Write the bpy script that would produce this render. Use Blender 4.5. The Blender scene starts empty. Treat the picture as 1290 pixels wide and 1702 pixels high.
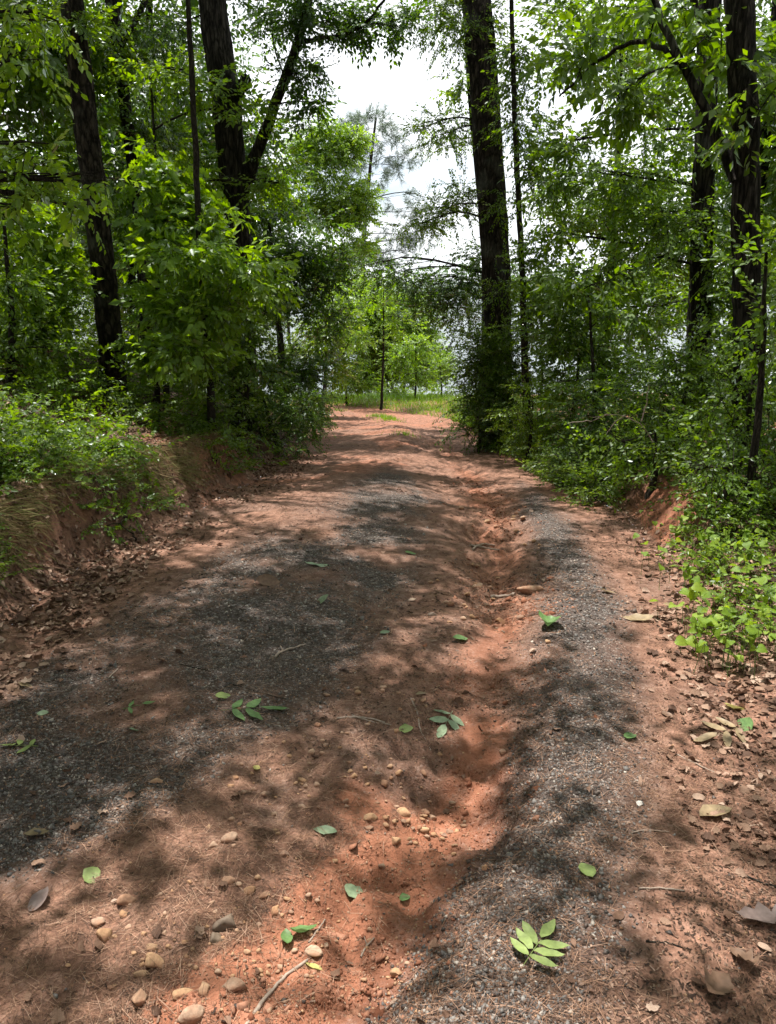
import bpy, math
import numpy as np
from mathutils import Matrix, Vector

rng = np.random.default_rng(11)
sc = bpy.context.scene
C = sc.collection

# ------------------------------------------------------------------ camera
F = 1286.0; TH = math.radians(16.4); CZ = 1.6          # focal length in photo pixels (photo 1290 x 1702), pitch down, eye height
cam_d = bpy.data.cameras.new('camera'); cam = bpy.data.objects.new('camera', cam_d); C.objects.link(cam)
cam.location = (0, 0, CZ); cam.rotation_euler = (math.pi/2 - TH, 0, 0)
cam_d.sensor_fit = 'VERTICAL'; cam_d.sensor_height = 24.0; cam_d.lens = 24.0*F/1702.0
cam_d.clip_start = 0.05; cam_d.clip_end = 6000
sc.camera = cam

# ------------------------------------------------------------------ sky, sun, exposure
SUN_EL, SUN_AZ = math.radians(73), math.radians(-38)    # in front and to the left
SV = np.array([math.cos(SUN_EL)*math.sin(SUN_AZ), math.cos(SUN_EL)*math.cos(SUN_AZ), math.sin(SUN_EL)])
W = bpy.data.worlds.new('World'); sc.world = W; W.use_nodes = True
nt = W.node_tree; nt.nodes.clear()
o = nt.nodes.new('ShaderNodeOutputWorld'); bg = nt.nodes.new('ShaderNodeBackground'); bg.inputs[1].default_value = 0.085
sky = nt.nodes.new('ShaderNodeTexSky'); sky.sky_type = 'NISHITA'; sky.sun_disc = False
sky.sun_elevation = SUN_EL; sky.sun_rotation = SUN_AZ; sky.altitude = 100; sky.dust_density = 1.5
tc = nt.nodes.new('ShaderNodeTexCoord'); mp = nt.nodes.new('ShaderNodeMapping'); mp.inputs['Scale'].default_value = (1, 1, 2.2)
no = nt.nodes.new('ShaderNodeTexNoise'); no.inputs['Scale'].default_value = 2.6; no.inputs['Detail'].default_value = 7; no.inputs['Roughness'].default_value = .55
cr = nt.nodes.new('ShaderNodeValToRGB'); cr.color_ramp.elements[0].position = .31; cr.color_ramp.elements[1].position = .46
mx = nt.nodes.new('ShaderNodeMix'); mx.data_type = 'RGBA'; mx.inputs[7].default_value = (9.4, 9.7, 10.1, 1)
nt.links.new(tc.outputs['Generated'], mp.inputs[0]); nt.links.new(mp.outputs[0], no.inputs['Vector'])
nt.links.new(no.outputs[0], cr.inputs[0]); nt.links.new(cr.outputs[0], mx.inputs[0])
nt.links.new(sky.outputs[0], mx.inputs[6]); nt.links.new(mx.outputs[2], bg.inputs[0]); nt.links.new(bg.outputs[0], o.inputs[0])

sun_d = bpy.data.lights.new('sun', 'SUN'); sun_d.energy = 5.0; sun_d.angle = math.radians(.53); sun_d.color = (1, .955, .88)
sun = bpy.data.objects.new('sun', sun_d); C.objects.link(sun); sun.location = (0, 0, 40)
sun.rotation_euler = Vector(SV).to_track_quat('Z', 'Y').to_euler()

sc.view_settings.view_transform = 'Standard'; sc.view_settings.look = 'None'; sc.view_settings.gamma = 1
sc.view_settings.exposure = 1.0; sc.view_settings.use_curve_mapping = False
cy = sc.cycles
cy.max_bounces = 8; cy.diffuse_bounces = 4; cy.glossy_bounces = 2; cy.transmission_bounces = 6; cy.transparent_max_bounces = 4
cy.use_denoising = True; cy.use_adaptive_sampling = True; cy.adaptive_threshold = .02
cy.sample_clamp_indirect = 6; cy.caustics_reflective = False; cy.caustics_refractive = False

# ------------------------------------------------------------------ photo pixel <-> place
def ray(px, py):
    cx = (px-645.)/F; cyy = -(py-851.)/F
    return np.array([cx, math.cos(TH)+cyy*math.sin(TH), -math.sin(TH)+cyy*math.cos(TH)])
def P(px, py, d):
    r = ray(px, py); t = d/r[1]
    return np.array([r[0]*t, d, CZ+r[2]*t])
def project(p):
    q = p-np.array([0, 0, CZ]); dep = q[..., 1]*math.cos(TH)-q[..., 2]*math.sin(TH); u = q[..., 1]*math.sin(TH)+q[..., 2]*math.cos(TH)
    dep = np.where(dep < .05, .05, dep)
    return 645+F*q[..., 0]/dep, 851-F*u/dep
def m_per_px(d, py=500):
    r = ray(645, py); return d/r[1]/F

# ------------------------------------------------------------------ noise and shapes in the plane
def vn(x, y, seed=0):
    x = np.asarray(x, float); y = np.asarray(y, float)
    xi = np.floor(x).astype(np.int64); yi = np.floor(y).astype(np.int64); fx = x-xi; fy = y-yi
    fx = fx*fx*(3-2*fx); fy = fy*fy*(3-2*fy)
    def hsh(a, b):
        n = (a*374761393+b*668265263+seed*1442695041) & 0x7fffffff
        n = ((n ^ (n >> 13))*1274126177) & 0x7fffffff
        n = ((n ^ (n >> 16))*2246822519) & 0x7fffffff
        return (n & 0xffff)/65535.0
    a = hsh(xi, yi); b = hsh(xi+1, yi); c = hsh(xi, yi+1); d = hsh(xi+1, yi+1)
    return (a*(1-fx)+b*fx)*(1-fy)+(c*(1-fx)+d*fx)*fy-.5
def fbm(x, y, f, seed=0, n=3):
    s = 0; a = 1.
    for i in range(n):
        s = s+a*vn(np.asarray(x)*f, np.asarray(y)*f, seed+i*17); f *= 2.1; a *= .5
    return s
def sst(a, b, x):
    t = np.clip((x-a)/(b-a), 0, 1); return t*t*(3-2*t)
def poly_dist(x, y, pts):
    """distance to a polyline, signed (positive to its right when walking along it)"""
    best = np.full(np.shape(x), 1e9); sg = np.zeros(np.shape(x))
    for (ax, ay), (bx, by) in zip(pts[:-1], pts[1:]):
        dx, dy = bx-ax, by-ay; L = dx*dx+dy*dy
        t = np.clip(((x-ax)*dx+(y-ay)*dy)/L, 0, 1)
        d = np.hypot(x-ax-t*dx, y-ay-t*dy); s = np.sign((x-ax)*dy-(y-ay)*dx)
        m = d < best; best = np.where(m, d, best); sg = np.where(m, s, sg)
    return best*np.where(sg == 0, 1, sg)
def in_poly(x, y, pts):
    ins = np.zeros(np.shape(x), bool); n = len(pts)
    for i in range(n):
        (x1, y1), (x2, y2) = pts[i], pts[(i+1) % n]
        if y1 == y2: continue
        ins ^= ((y1 > y) != (y2 > y)) & (x < (x2-x1)*(y-y1)/(y2-y1)+x1)
    return ins

# ------------------------------------------------------------------ terrain
_ys = np.linspace(-30, 70, 8001)
_sl = np.interp(_ys, [-30, 0, 3, 8, 22, 27, 32, 46, 70], [.03, -.04, -.06, -.115, -.112, -.07, -.10, -.30, -.3])
_zz = np.cumsum(_sl)*(_ys[1]-_ys[0]); _zz -= np.interp(0, _ys, _zz)
def zr(y): return np.interp(y, _ys, _zz)
def G0(px, py):
    r = ray(px, py); t = np.linspace(.5, 60, 30000); y = r[1]*t; z = CZ+r[2]*t
    i = int(np.argmax(z < zr(y))); p = r*t[i]; return float(p[0]), float(p[1])
def GL(L): return [G0(*p) for p in L]
def xl(y): return np.interp(y, [-30, 3.8, 5.2, 6.55, 9.3, 13.8, 20.9, 26, 30, 34, 40, 60], [-2.1, -2.1, -2.13, -1.9, -1.65, -1.5, -1.75, -2.7, -6, -11, -20, -50])
def xr(y): return np.interp(y, [-30, 2.1, 3.2, 5.3, 6.8, 10.9, 16.6, 23.6, 27.5, 30, 34, 40, 60], [1.3, 1.3, 1.5, 2.0, 2.2, 2.2, 2.35, 1.85, -.1, -2.5, -6.5, -14, -44])
RUT = GL([(300, 1760), (420, 1702), (560, 1620), (700, 1430), (770, 1280), (800, 1180), (830, 1080), (850, 1000), (835, 920), (815, 850), (780, 790), (740, 750), (700, 720)])
RUT.insert(0, (-.8, .9))
GRR = GL([(720, 1790), (800, 1702), (880, 1560), (920, 1400), (955, 1250), (975, 1120), (975, 1000), (940, 930), (905, 860), (870, 800)])
GRL = GL([(-300, 1520), (0, 1490), (110, 1410), (250, 1350), (400, 1260), (560, 1170), (610, 1060), (690, 960), (720, 880), (690, 800), (650, 765), (580, 810), (520, 860), (440, 905), (330, 965), (130, 1080), (0, 1170), (-300, 1300)])
CLAYP = GL([(200, 1790), (230, 1700), (290, 1610), (380, 1570), (450, 1500), (520, 1420), (580, 1380), (660, 1370), (720, 1310), (765, 1230), (800, 1170), (845, 1190), (838, 1290), (815, 1380), (770, 1480), (710, 1570), (650, 1650), (560, 1702), (500, 1790)])
CLAYQ = GL([(540, 1300), (600, 1280), (650, 1300), (650, 1345), (600, 1360), (545, 1345)])
def rut_depth(y): return np.interp(y, [0, 1.5, 2.2, 3, 4.5, 6, 9, 13, 18], [.06, .085, .105, .11, .095, .08, .07, .05, 0])
def height(x, y):
    x = np.asarray(x, float); y = np.asarray(y, float)
    z = zr(y)+0*x
    l = xl(y); r = xr(y); u = (x-l)/(r-l)
    inside = np.clip(u, 0, 1)
    wob = .16*vn(x*1.3, y*.8, 3)+.07*vn(x*4, y*3.1, 4)
    d = poly_dist(x+wob, y, RUT); far = np.clip(y/9, 0.6, 1.6)
    crumb = .10*fbm(x, y, 3.1, 13, 3)+.05*vn(x*14, y*14, 15)
    prof = np.where(d > 0, np.exp(-((d+crumb*1.3)/(.28*far))**2), np.exp(-((d+crumb*1.5)/(np.interp(y, [1, 2, 3.2], [.62, .5, .42])*far))**2))*np.clip(.95+1.1*fbm(x, y, .9, 19, 3), .35, 1.4)
    z = z-rut_depth(y)*prof*(inside > 0)*(inside < 1)
    z = z+.03*np.exp(-(poly_dist(x, y, GRR)/.34)**2)*sst(9, 6, y)
    z = z+.07*np.exp(-((u-.33)/.24)**2)*sst(1.5, 4, y)*sst(24, 14, y)
    # far hump between the wheel tracks
    z = z+.10*np.exp(-((u-.48)/.10)**2)*sst(12, 15, y)*sst(26, 21, y)
    z = z+.035*fbm(x, y, 1.3, 5, 2)+.020*fbm(x, y, 5.0, 9, 3)*(1+2.6*prof)+.010*fbm(x, y, 17., 12, 2)*(1+3.2*prof)
    # banks
    s = np.clip(l-x, 0, None)+.22*vn(y*1.3, x*.8, 21)*sst(0, .3, l-x)
    A = np.interp(y, [-5, 4, 9, 14, 20, 26, 34], [1.6, 1.8, 1.9, 1.7, 1.0, .35, .1])
    b1 = np.interp(y, [0, 4, 10, 16, 22, 30], [.52, .54, .46, .3, .2, .05])*(1+.5*vn(y*.9, 0*x, 33))
    z = z+b1*sst(.02, .48, s)+(A-b1)*sst(.35, 4.4, s)+.13*fbm(x, y, 2.5, 41, 3)*sst(.1, .5, s)+.03*np.clip(s-3, 0, 30)
    s = np.clip(x-r, 0, None)+.18*vn(y*1.6, x*.8, 22)*sst(0, .3, x-r)
    A = np.interp(y, [-5, 2, 4, 6, 9, 14, 20, 26, 34], [.3, .35, .5, .75, .9, .75, .5, .25, .1])
    b1 = np.interp(y, [0, 3.5, 5, 6, 10, 16, 22, 30], [.02, .04, .12, .38, .30, .2, .12, .04])
    z = z+b1*sst(.02, .40, s)+(A-b1)*sst(.2, 3.2, s)+.05*fbm(x, y, 3.1, 43, 2)*sst(.1, .5, s)+.012*np.clip(s-3, 0, 30)
    return z
def ground(px, py):
    r = ray(px, py); t = np.geomspace(.8, 70, 6000); p = r[None, :]*t[:, None]
    z = CZ+p[:, 2]; hh = height(p[:, 0], p[:, 1]); i = int(np.argmax(z < hh))
    a, b = z[i-1]-hh[i-1], z[i]-hh[i]; f = a/(a-b) if a != b else 0
    tt = t[i-1]+(t[i]-t[i-1])*f; q = r*tt
    return np.array([q[0], q[1], float(height(q[0], q[1]))])
def slope_normal(x, y, e=.03):
    zx = (height(x+e, y)-height(x-e, y))/(2*e); zy = (height(x, y+e)-height(x, y-e))/(2*e)
    n = np.stack([-zx, -zy, np.ones_like(zx)], -1); return n/np.linalg.norm(n, axis=-1, keepdims=True)

# where the sun comes through the leaves (places on the ground, given by photo pixel)
LIT = [(250, 1560, 290, 118), (640, 1640, 240, 110), (420, 1265, 80, 42), (600, 1325, 75, 45), (250, 1375, 110, 26), (1205, 1240, 140, 70),
       (1110, 1400, 90, 40), (1200, 1500, 150, 60), (1190, 1640, 190, 100), (930, 1680, 120, 50), (1010, 990, 100, 70), (1070, 1120, 70, 75), (960, 1060, 40, 60),
       (870, 885, 110, 22), (470, 850, 140, 22), (620, 826, 150, 12), (850, 1010, 70, 30), (720, 1075, 60, 20), (830, 1110, 50, 34), (640, 915, 60, 9),
       (1190, 980, 190, 130), (620, 768, 140, 10), (800, 795, 120, 15), (960, 850, 60, 16), (560, 880, 50, 7), (390, 940, 60, 10), (270, 1010, 60, 12), (700, 1250, 30, 40),
       (640, 700, 140, 22), (700, 790, 60, 6), (130, 730, 150, 60), (300, 745, 50, 32), (60, 900, 60, 40), (350, 770, 40, 40), (480, 800, 50, 9), (1110, 690, 160, 60), (960, 1480, 60, 24), (1040, 1310, 70, 46), (1130, 1250, 60, 50), (700, 1330, 50, 40), (780, 1350, 40, 30), (860, 740, 60, 14)]
def lit_at(x, y):
    px, py = project(np.stack([x, y, height(x, y)], -1))
    px = px+60*vn(x*5, y*5, 77); py = py+30*vn(x*5, y*5, 78)
    m = np.zeros(np.shape(x), bool)
    for a, b, ra, rb in LIT: m |= ((px-a)/ra)**2+((py-b)/rb)**2 < 1
    return m & (y > .7)
def sun_foot(p):
    zg = zr(p[:, 1])+.1
    for _ in range(3):
        q = p-SV[None, :]*((p[:, 2]-zg)/SV[2])[:, None]; zg = height(q[:, 0], q[:, 1])
    return q

# ------------------------------------------------------------------ mesh helpers
def make_mesh(name, V, T, attr=None, smooth=False, Q=None):
    me = bpy.data.meshes.new(name); V = np.ascontiguousarray(V, np.float32)
    loops = []; starts = []; tot = []
    off = 0
    for A, k in ((T, 3), (Q, 4)):
        if A is None or len(A) == 0: continue
        A = np.ascontiguousarray(A, np.int32); loops.append(A.ravel()); starts.append(off+np.arange(len(A))*k); off += A.size
    loops = np.concatenate(loops).astype(np.int32); starts = np.concatenate(starts).astype(np.int32)
    me.vertices.add(len(V)); me.vertices.foreach_set('co', V.ravel())
    me.loops.add(len(loops)); me.loops.foreach_set('vertex_index', loops)
    me.polygons.add(len(starts)); me.polygons.foreach_set('loop_start', starts)
    me.update(calc_edges=True)
    if smooth: me.polygons.foreach_set('use_smooth', np.ones(len(starts), bool))
    for k, a in (attr or {}).items():
        at = me.attributes.new(k, 'FLOAT', 'POINT'); at.data.foreach_set('value', np.ascontiguousarray(a, np.float32))
    me.validate(clean_customdata=False)
    return me
def link(name, me, mat, parent=None, loc=None):
    ob = bpy.data.objects.new(name, me); C.objects.link(ob)
    if mat is not None and not me.materials: me.materials.append(mat)
    if parent is not None: ob.parent = parent
    if loc is not None: ob.location = loc
    return ob
def tag(ob, label=None, cat=None, group=None, kind=None):
    if label: ob['label'] = label
    if cat: ob['category'] = cat
    if group: ob['group'] = group
    if kind: ob['kind'] = kind
    return ob
def empty(name, loc):
    ob = bpy.data.objects.new(name, None); C.objects.link(ob); ob.location = [float(v) for v in loc]; ob.empty_display_size = .1; return ob
class Geo:
    def __init__(s): s.V = []; s.T = []; s.A = []; s.n = 0
    def add(s, V, T, a=0.5):
        V = np.asarray(V, float); s.V.append(V); s.T.append(np.asarray(T)+s.n); s.A.append(np.broadcast_to(np.asarray(a, float), (len(V),))); s.n += len(V)
    def inst(s, tv, tt, R, p, a):
        """template tv,tt under N rotations (with scale) R and places p"""
        N = len(p)
        if N == 0: return
        V = np.einsum('nij,kj->nki', R, tv)+p[:, None, :]
        T = tt[None]+(np.arange(N)*len(tv))[:, None, None]
        s.add(V.reshape(-1, 3), T.reshape(-1, 3), np.repeat(a, len(tv)))
    def mesh(s, name, smooth=False, origin=None):
        V = np.concatenate(s.V)
        if origin is not None: V = V-np.asarray(origin)[None]
        return make_mesh(name, V, np.concatenate(s.T), {'v': np.concatenate(s.A)}, smooth)
def unit(a): return a/np.maximum(np.linalg.norm(a, axis=-1, keepdims=True), 1e-9)
def basis(f, up):
    f = unit(f); x = unit(np.cross(f, up)); z = np.cross(x, f); return np.stack([x, f, z], -1)
def rvec(n): return unit(rng.normal(size=(n, 3)))
def tube(pts, rad, sides=8, rough=0.0, cap=True):
    pts = np.asarray(pts, float); rad = np.asarray(rad, float); n = len(pts)
    tg = np.gradient(pts, axis=0); up = np.array([1., .13, .21]); B = basis(tg, np.broadcast_to(up, tg.shape))
    a = np.linspace(0, 2*math.pi, sides, endpoint=False)
    rr = rad[:, None]*(1+rough*rng.normal(size=(n, sides)))
    V = pts[:, None]+(np.cos(a)[None, :, None]*B[:, None, :, 0]+np.sin(a)[None, :, None]*B[:, None, :, 2])*rr[..., None]
    i = np.arange(n-1)[:, None]*sides; j = np.arange(sides)[None]; k = (j+1) % sides
    q = np.stack([i+j, i+sides+j, i+sides+k, i+k], -1).reshape(-1, 4)
    T = np.concatenate([q[:, [0, 2, 1]], q[:, [0, 3, 2]]]); V = V.reshape(-1, 3)
    if cap:
        V = np.concatenate([V, pts[[0, -1]]]); b = n*sides
        T = np.concatenate([T, [[b, jj, (jj+1) % sides][::1] for jj in range(sides)], [[b+1, (n-1)*sides+(jj+1) % sides, (n-1)*sides+jj] for jj in range(sides)]])
    return V, T
def resample(pts, n, wig=0.0):
    pts = np.asarray(pts, float); s = np.concatenate([[0], np.cumsum(np.linalg.norm(np.diff(pts, axis=0), axis=1))])
    t = np.linspace(0, s[-1], n); k = len(pts)
    # smooth (catmull-like) by interpolating then blurring
    q = np.stack([np.interp(t, s, pts[:, i]) for i in range(3)], -1)
    for _ in range(3):
        q[1:-1] = .25*q[:-2]+.5*q[1:-1]+.25*q[2:]
    if wig: q[1:-1] += rng.normal(size=(n-2, 3))*wig
    return q

# ------------------------------------------------------------------ materials
def nodes(name):
    m = bpy.data.materials.new(name); m.use_nodes = True; t = m.node_tree; t.nodes.clear()
    def N(k, **kw):
        n = t.nodes.new('ShaderNode'+k)
        for a, v in kw.items():
            if a.startswith('i_'): n.inputs[a[2:].replace('_', ' ')].default_value = v
            elif a.startswith('n') and a[1:].isdigit(): n.inputs[int(a[1:])].default_value = v
            else: setattr(n, a, v)
        return n
    def L(a, b): t.links.new(a, b)
    return m, N, L
def ramp(N, L, src, stops):
    r = N('ValToRGB'); e = r.color_ramp.elements
    while len(e) < len(stops): e.new(.5)
    for i, (p, c) in enumerate(stops): e[i].position = p; e[i].color = (*c, 1)
    L(src, r.inputs[0]); return r.outputs[0]
def mixc(N, L, f, a, b, mode='MIX'):
    m = N('Mix', data_type='RGBA', blend_type=mode)
    for i, s in ((0, f), (6, a), (7, b)):
        if hasattr(s, 'links'): L(s, m.inputs[i])
        else: m.inputs[i].default_value = s if i == 0 else (*s, 1)
    return m.outputs[2]
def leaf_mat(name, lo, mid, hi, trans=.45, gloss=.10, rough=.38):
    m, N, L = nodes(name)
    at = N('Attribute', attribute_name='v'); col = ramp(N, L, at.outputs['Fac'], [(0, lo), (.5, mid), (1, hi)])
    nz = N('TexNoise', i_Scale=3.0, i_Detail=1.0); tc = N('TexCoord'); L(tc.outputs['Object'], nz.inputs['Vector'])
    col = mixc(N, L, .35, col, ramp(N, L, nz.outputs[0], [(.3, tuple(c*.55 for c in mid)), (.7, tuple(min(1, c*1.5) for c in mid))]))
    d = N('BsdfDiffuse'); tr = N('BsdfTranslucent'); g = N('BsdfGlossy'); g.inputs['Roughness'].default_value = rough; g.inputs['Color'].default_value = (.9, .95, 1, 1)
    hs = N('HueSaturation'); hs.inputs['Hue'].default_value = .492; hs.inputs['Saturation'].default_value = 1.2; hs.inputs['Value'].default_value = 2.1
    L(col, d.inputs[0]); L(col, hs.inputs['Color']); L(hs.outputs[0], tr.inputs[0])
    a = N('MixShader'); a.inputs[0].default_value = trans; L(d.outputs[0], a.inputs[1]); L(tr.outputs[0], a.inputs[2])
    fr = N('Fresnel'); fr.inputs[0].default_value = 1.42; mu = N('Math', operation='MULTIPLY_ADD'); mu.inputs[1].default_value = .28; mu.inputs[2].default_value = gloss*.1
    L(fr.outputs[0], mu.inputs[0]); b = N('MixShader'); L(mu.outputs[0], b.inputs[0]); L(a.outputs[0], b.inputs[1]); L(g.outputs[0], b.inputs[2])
    out = N('OutputMaterial'); L(b.outputs[0], out.inputs[0]); return m
def bark_mat(name, c0, c1, sx=14, sz=3.0, strength=.9):
    m, N, L = nodes(name); tc = N('TexCoord'); mp = N('Mapping'); mp.inputs['Scale'].default_value = (sx, sx, sz); L(tc.outputs['Object'], mp.inputs[0])
    nz = N('TexNoise', i_Scale=2.0, i_Detail=7.0, i_Roughness=.65); L(mp.outputs[0], nz.inputs['Vector'])
    n2 = N('TexNoise', i_Scale=1.7, i_Detail=4.0); L(tc.outputs['Object'], n2.inputs['Vector'])
    sc_ = N('VectorMath', operation='SCALE'); sc_.inputs['Scale'].default_value = .9; ad = N('VectorMath', operation='ADD'); L(nz.outputs['Color'], sc_.inputs[0]); L(mp.outputs[0], ad.inputs[0]); L(sc_.outputs[0], ad.inputs[1])
    vo = N('TexVoronoi', feature='DISTANCE_TO_EDGE', i_Scale=1.6); L(ad.outputs[0], vo.inputs['Vector']); crack = ramp(N, L, vo.outputs['Distance'], [(.02, (.25, .25, .25)), (.16, (1, 1, 1))])
    col = ramp(N, L, nz.outputs[0], [(.34, tuple(v*.45 for v in c0)), (.5, c0), (.66, c1)]); col = mixc(N, L, .85, col, crack, 'MULTIPLY')
    lich = ramp(N, L, n2.outputs[0], [(.56, (0, 0, 0)), (.70, (.55, .55, .55))]); col = mixc(N, L, lich, col, (.13, .135, .115))
    hh = N('Math', operation='MULTIPLY_ADD'); L(nz.outputs[0], hh.inputs[0]); hh.inputs[1].default_value = .6; L(crack, hh.inputs[2])
    bp = N('Bump'); bp.inputs['Strength'].default_value = strength; bp.inputs['Distance'].default_value = .03; L(hh.outputs[0], bp.inputs['Height'])
    b = N('BsdfPrincipled'); b.inputs['Roughness'].default_value = .95; b.inputs['Specular IOR Level'].default_value = .1; L(col, b.inputs['Base Color']); L(bp.outputs[0], b.inputs['Normal'])
    out = N('OutputMaterial'); L(b.outputs[0], out.inputs[0]); return m
def plain_mat(name, stops, rough=.85, scale=40, spec=.25, bump=.2, trans=0, island=True, dust=False):
    """colour by the piece's own random value, mottled by noise"""
    m, N, L = nodes(name); tc = N('TexCoord'); nz = N('TexNoise', i_Scale=float(scale), i_Detail=4.0); L(tc.outputs['Object'], nz.inputs['Vector'])
    at = N('Attribute', attribute_name='v'); oi = N('ObjectInfo')
    ad = N('Math', operation='ADD'); L(at.outputs['Fac'], ad.inputs[0])
    if island: ad.inputs[1].default_value = 0.
    else: L(oi.outputs['Random'], ad.inputs[1])
    fr = N('Math', operation='FRACT'); L(ad.outputs[0], fr.inputs[0])
    col = ramp(N, L, fr.outputs[0], stops)
    mot = ramp(N, L, nz.outputs[0], [(.3, (.6, .6, .6)), (.7, (1.25, 1.25, 1.25))])
    col = mixc(N, L, .8, col, mot, 'MULTIPLY')
    if dust:
        nd = N('TexNoise', i_Scale=22.0, i_Detail=5.0); L(tc.outputs['Object'], nd.inputs['Vector']); col = mixc(N, L, ramp(N, L, nd.outputs[0], [(.42, (0, 0, 0)), (.62, (.75, .75, .75))]), col, (.26, .125, .075))
    b = N('BsdfPrincipled'); b.inputs['Roughness'].default_value = rough; b.inputs['Specular IOR Level'].default_value = spec; L(col, b.inputs['Base Color'])
    if bump:
        bp = N('Bump'); bp.inputs['Strength'].default_value = bump; bp.inputs['Distance'].default_value = .004; L(nz.outputs[0], bp.inputs['Height']); L(bp.outputs[0], b.inputs['Normal'])
    out = N('OutputMaterial')
    if trans:
        tr = N('BsdfTranslucent'); L(col, tr.inputs[0]); ms = N('MixShader'); ms.inputs[0].default_value = trans; L(b.outputs[0], ms.inputs[1]); L(tr.outputs[0], ms.inputs[2]); L(ms.outputs[0], out.inputs[0])
    else: L(b.outputs[0], out.inputs[0])
    return m
def soil_mat(name, road):
    m, N, L = nodes(name); tc = N('TexCoord'); co = tc.outputs['Object']
    def noise(s, d=5, r=.6, vec=None):
        n = N('TexNoise', i_Scale=float(s), i_Detail=float(d), i_Roughness=r); L(vec or co, n.inputs['Vector']); return n.outputs[0]
    n1 = noise(1.6); n2 = noise(14); n3 = noise(90, 3)
    dirt = ramp(N, L, n2, [(.30, (.085, .046, .033)), (.5, (.205, .110, .077)), (.72, (.37, .215, .158))])
    dirt = mixc(N, L, .55, dirt, ramp(N, L, n3, [(.32, (.35, .35, .35)), (.52, (1., .97, .93)), (.7, (1.7, 1.6, 1.5))]), 'MULTIPLY')
    clay = ramp(N, L, n2, [(.3, (.21, .083, .047)), (.55, (.31, .130, .077)), (.75, (.40, .195, .128))])
    clay = mixc(N, L, .4, clay, ramp(N, L, n3, [(.35, (.6, .58, .56)), (.6, (1.15, 1.15, 1.15))]), 'MULTIPLY')
    vo = N('TexVoronoi', i_Scale=85.0); L(co, vo.inputs['Vector']); vd = N('TexVoronoi', i_Scale=85.0, feature='DISTANCE_TO_EDGE'); L(co, vd.inputs['Vector'])
    sep = N('SeparateColor'); L(vo.outputs['Color'], sep.inputs[0])
    grav = ramp(N, L, sep.outputs[0], [(0, (.045, .038, .035)), (.5, (.095, .084, .078)), (.85, (.17, .152, .14)), (1, (.32, .28, .25))])
    grav = mixc(N, L, ramp(N, L, vd.outputs['Distance'], [(0, (0, 0, 0)), (.12, (1, 1, 1))]), (.030, .022, .019), grav)
    ah = N('Attribute', attribute_name='humus'); ag = N('Attribute', attribute_name='gravel'); ac = N('Attribute', attribute_name='clay')
    def mask(a, amp):
        q = N('Math', operation='MULTIPLY_ADD'); L(a.outputs['Fac'], q.inputs[0]); q.inputs[1].default_value = .75; q.inputs[2].default_value = -.80
        w_ = N('Math', operation='MULTIPLY_ADD'); L(n2, w_.inputs[0]); w_.inputs[1].default_value = amp; L(q.outputs[0], w_.inputs[2])
        u_ = N('Math', operation='MULTIPLY_ADD'); L(n3, u_.inputs[0]); u_.inputs[1].default_value = .7; L(w_.outputs[0], u_.inputs[2]); return u_.outputs[0]
    mc = ramp(N, L, mask(ac, .9), [(.18, (0, 0, 0)), (.62, (1, 1, 1))]); mg = ramp(N, L, mask(ag, .7), [(.02, (0, 0, 0)), (.62, (.92, .92, .92))])
    mh = ramp(N, L, mask(ah, .9), [(.15, (0, 0, 0)), (.55, (1, 1, 1))]); hum = ramp(N, L, n2, [(.3, (.030, .020, .014)), (.55, (.075, .048, .033)), (.75, (.14, .088, .06))]); dirt = mixc(N, L, mh, dirt, hum)
    col = mixc(N, L, mc, dirt, clay); col = mixc(N, L, mg, col, grav)
    col = mixc(N, L, .5, col, ramp(N, L, n1, [(.3, (.72, .70, .70)), (.7, (1.2, 1.2, 1.2))]), 'MULTIPLY')
    b = N('BsdfPrincipled'); b.inputs['Roughness'].default_value = .92; b.inputs['Specular IOR Level'].default_value = .2; L(col, b.inputs['Base Color'])
    hgt = N('Math', operation='MULTIPLY'); L(mg, hgt.inputs[0]); L(vd.outputs['Distance'], hgt.inputs[1])
    h2 = N('Math', operation='MULTIPLY_ADD'); L(hgt.outputs[0], h2.inputs[0]); h2.inputs[1].default_value = 2.0; L(n3, h2.inputs[2])
    h3 = N('Math', operation='ADD'); L(h2.outputs[0], h3.inputs[0]); L(n2, h3.inputs[1])
    bp = N('Bump'); bp.inputs['Strength'].default_value = .75; bp.inputs['Distance'].default_value = .012; L(h3.outputs[0], bp.inputs['Height']); L(bp.outputs[0], b.inputs['Normal'])
    out = N('OutputMaterial'); L(b.outputs[0], out.inputs[0]); return m

M = {}
M['road'] = soil_mat('dirt and gravel', True)
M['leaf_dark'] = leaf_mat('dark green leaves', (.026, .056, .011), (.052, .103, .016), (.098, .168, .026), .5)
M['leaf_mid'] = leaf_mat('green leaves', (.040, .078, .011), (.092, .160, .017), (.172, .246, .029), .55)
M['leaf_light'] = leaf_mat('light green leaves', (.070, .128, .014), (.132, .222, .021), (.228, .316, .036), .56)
M['leaf_pale'] = leaf_mat('green leaves paled by glare', (.085, .15, .026), (.14, .23, .038), (.22, .31, .065), .55)  # light green for the far centre trees, glare mixed into the colour
M['needle'] = leaf_mat('pine needles', (.022, .044, .014), (.040, .072, .022), (.075, .11, .035), .3, .0, .6)
M['glare_pine'] = leaf_mat('pine needles paled by glare', (.05, .080, .045), (.08, .115, .065), (.12, .155, .09), .35, 0., .6)  # far pine: pale glare is put into the needle colour
M['vine_leaf'] = leaf_mat('vine leaves', (.085, .150, .016), (.15, .24, .024), (.26, .35, .05), .42, .0, .5)
M['bark_pine'] = bark_mat('pine bark', (.036, .028, .023), (.080, .064, .052), 9, 3)
M['bark_oak'] = bark_mat('oak bark', (.032, .027, .023), (.075, .066, .055), 13, 2.2)
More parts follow.
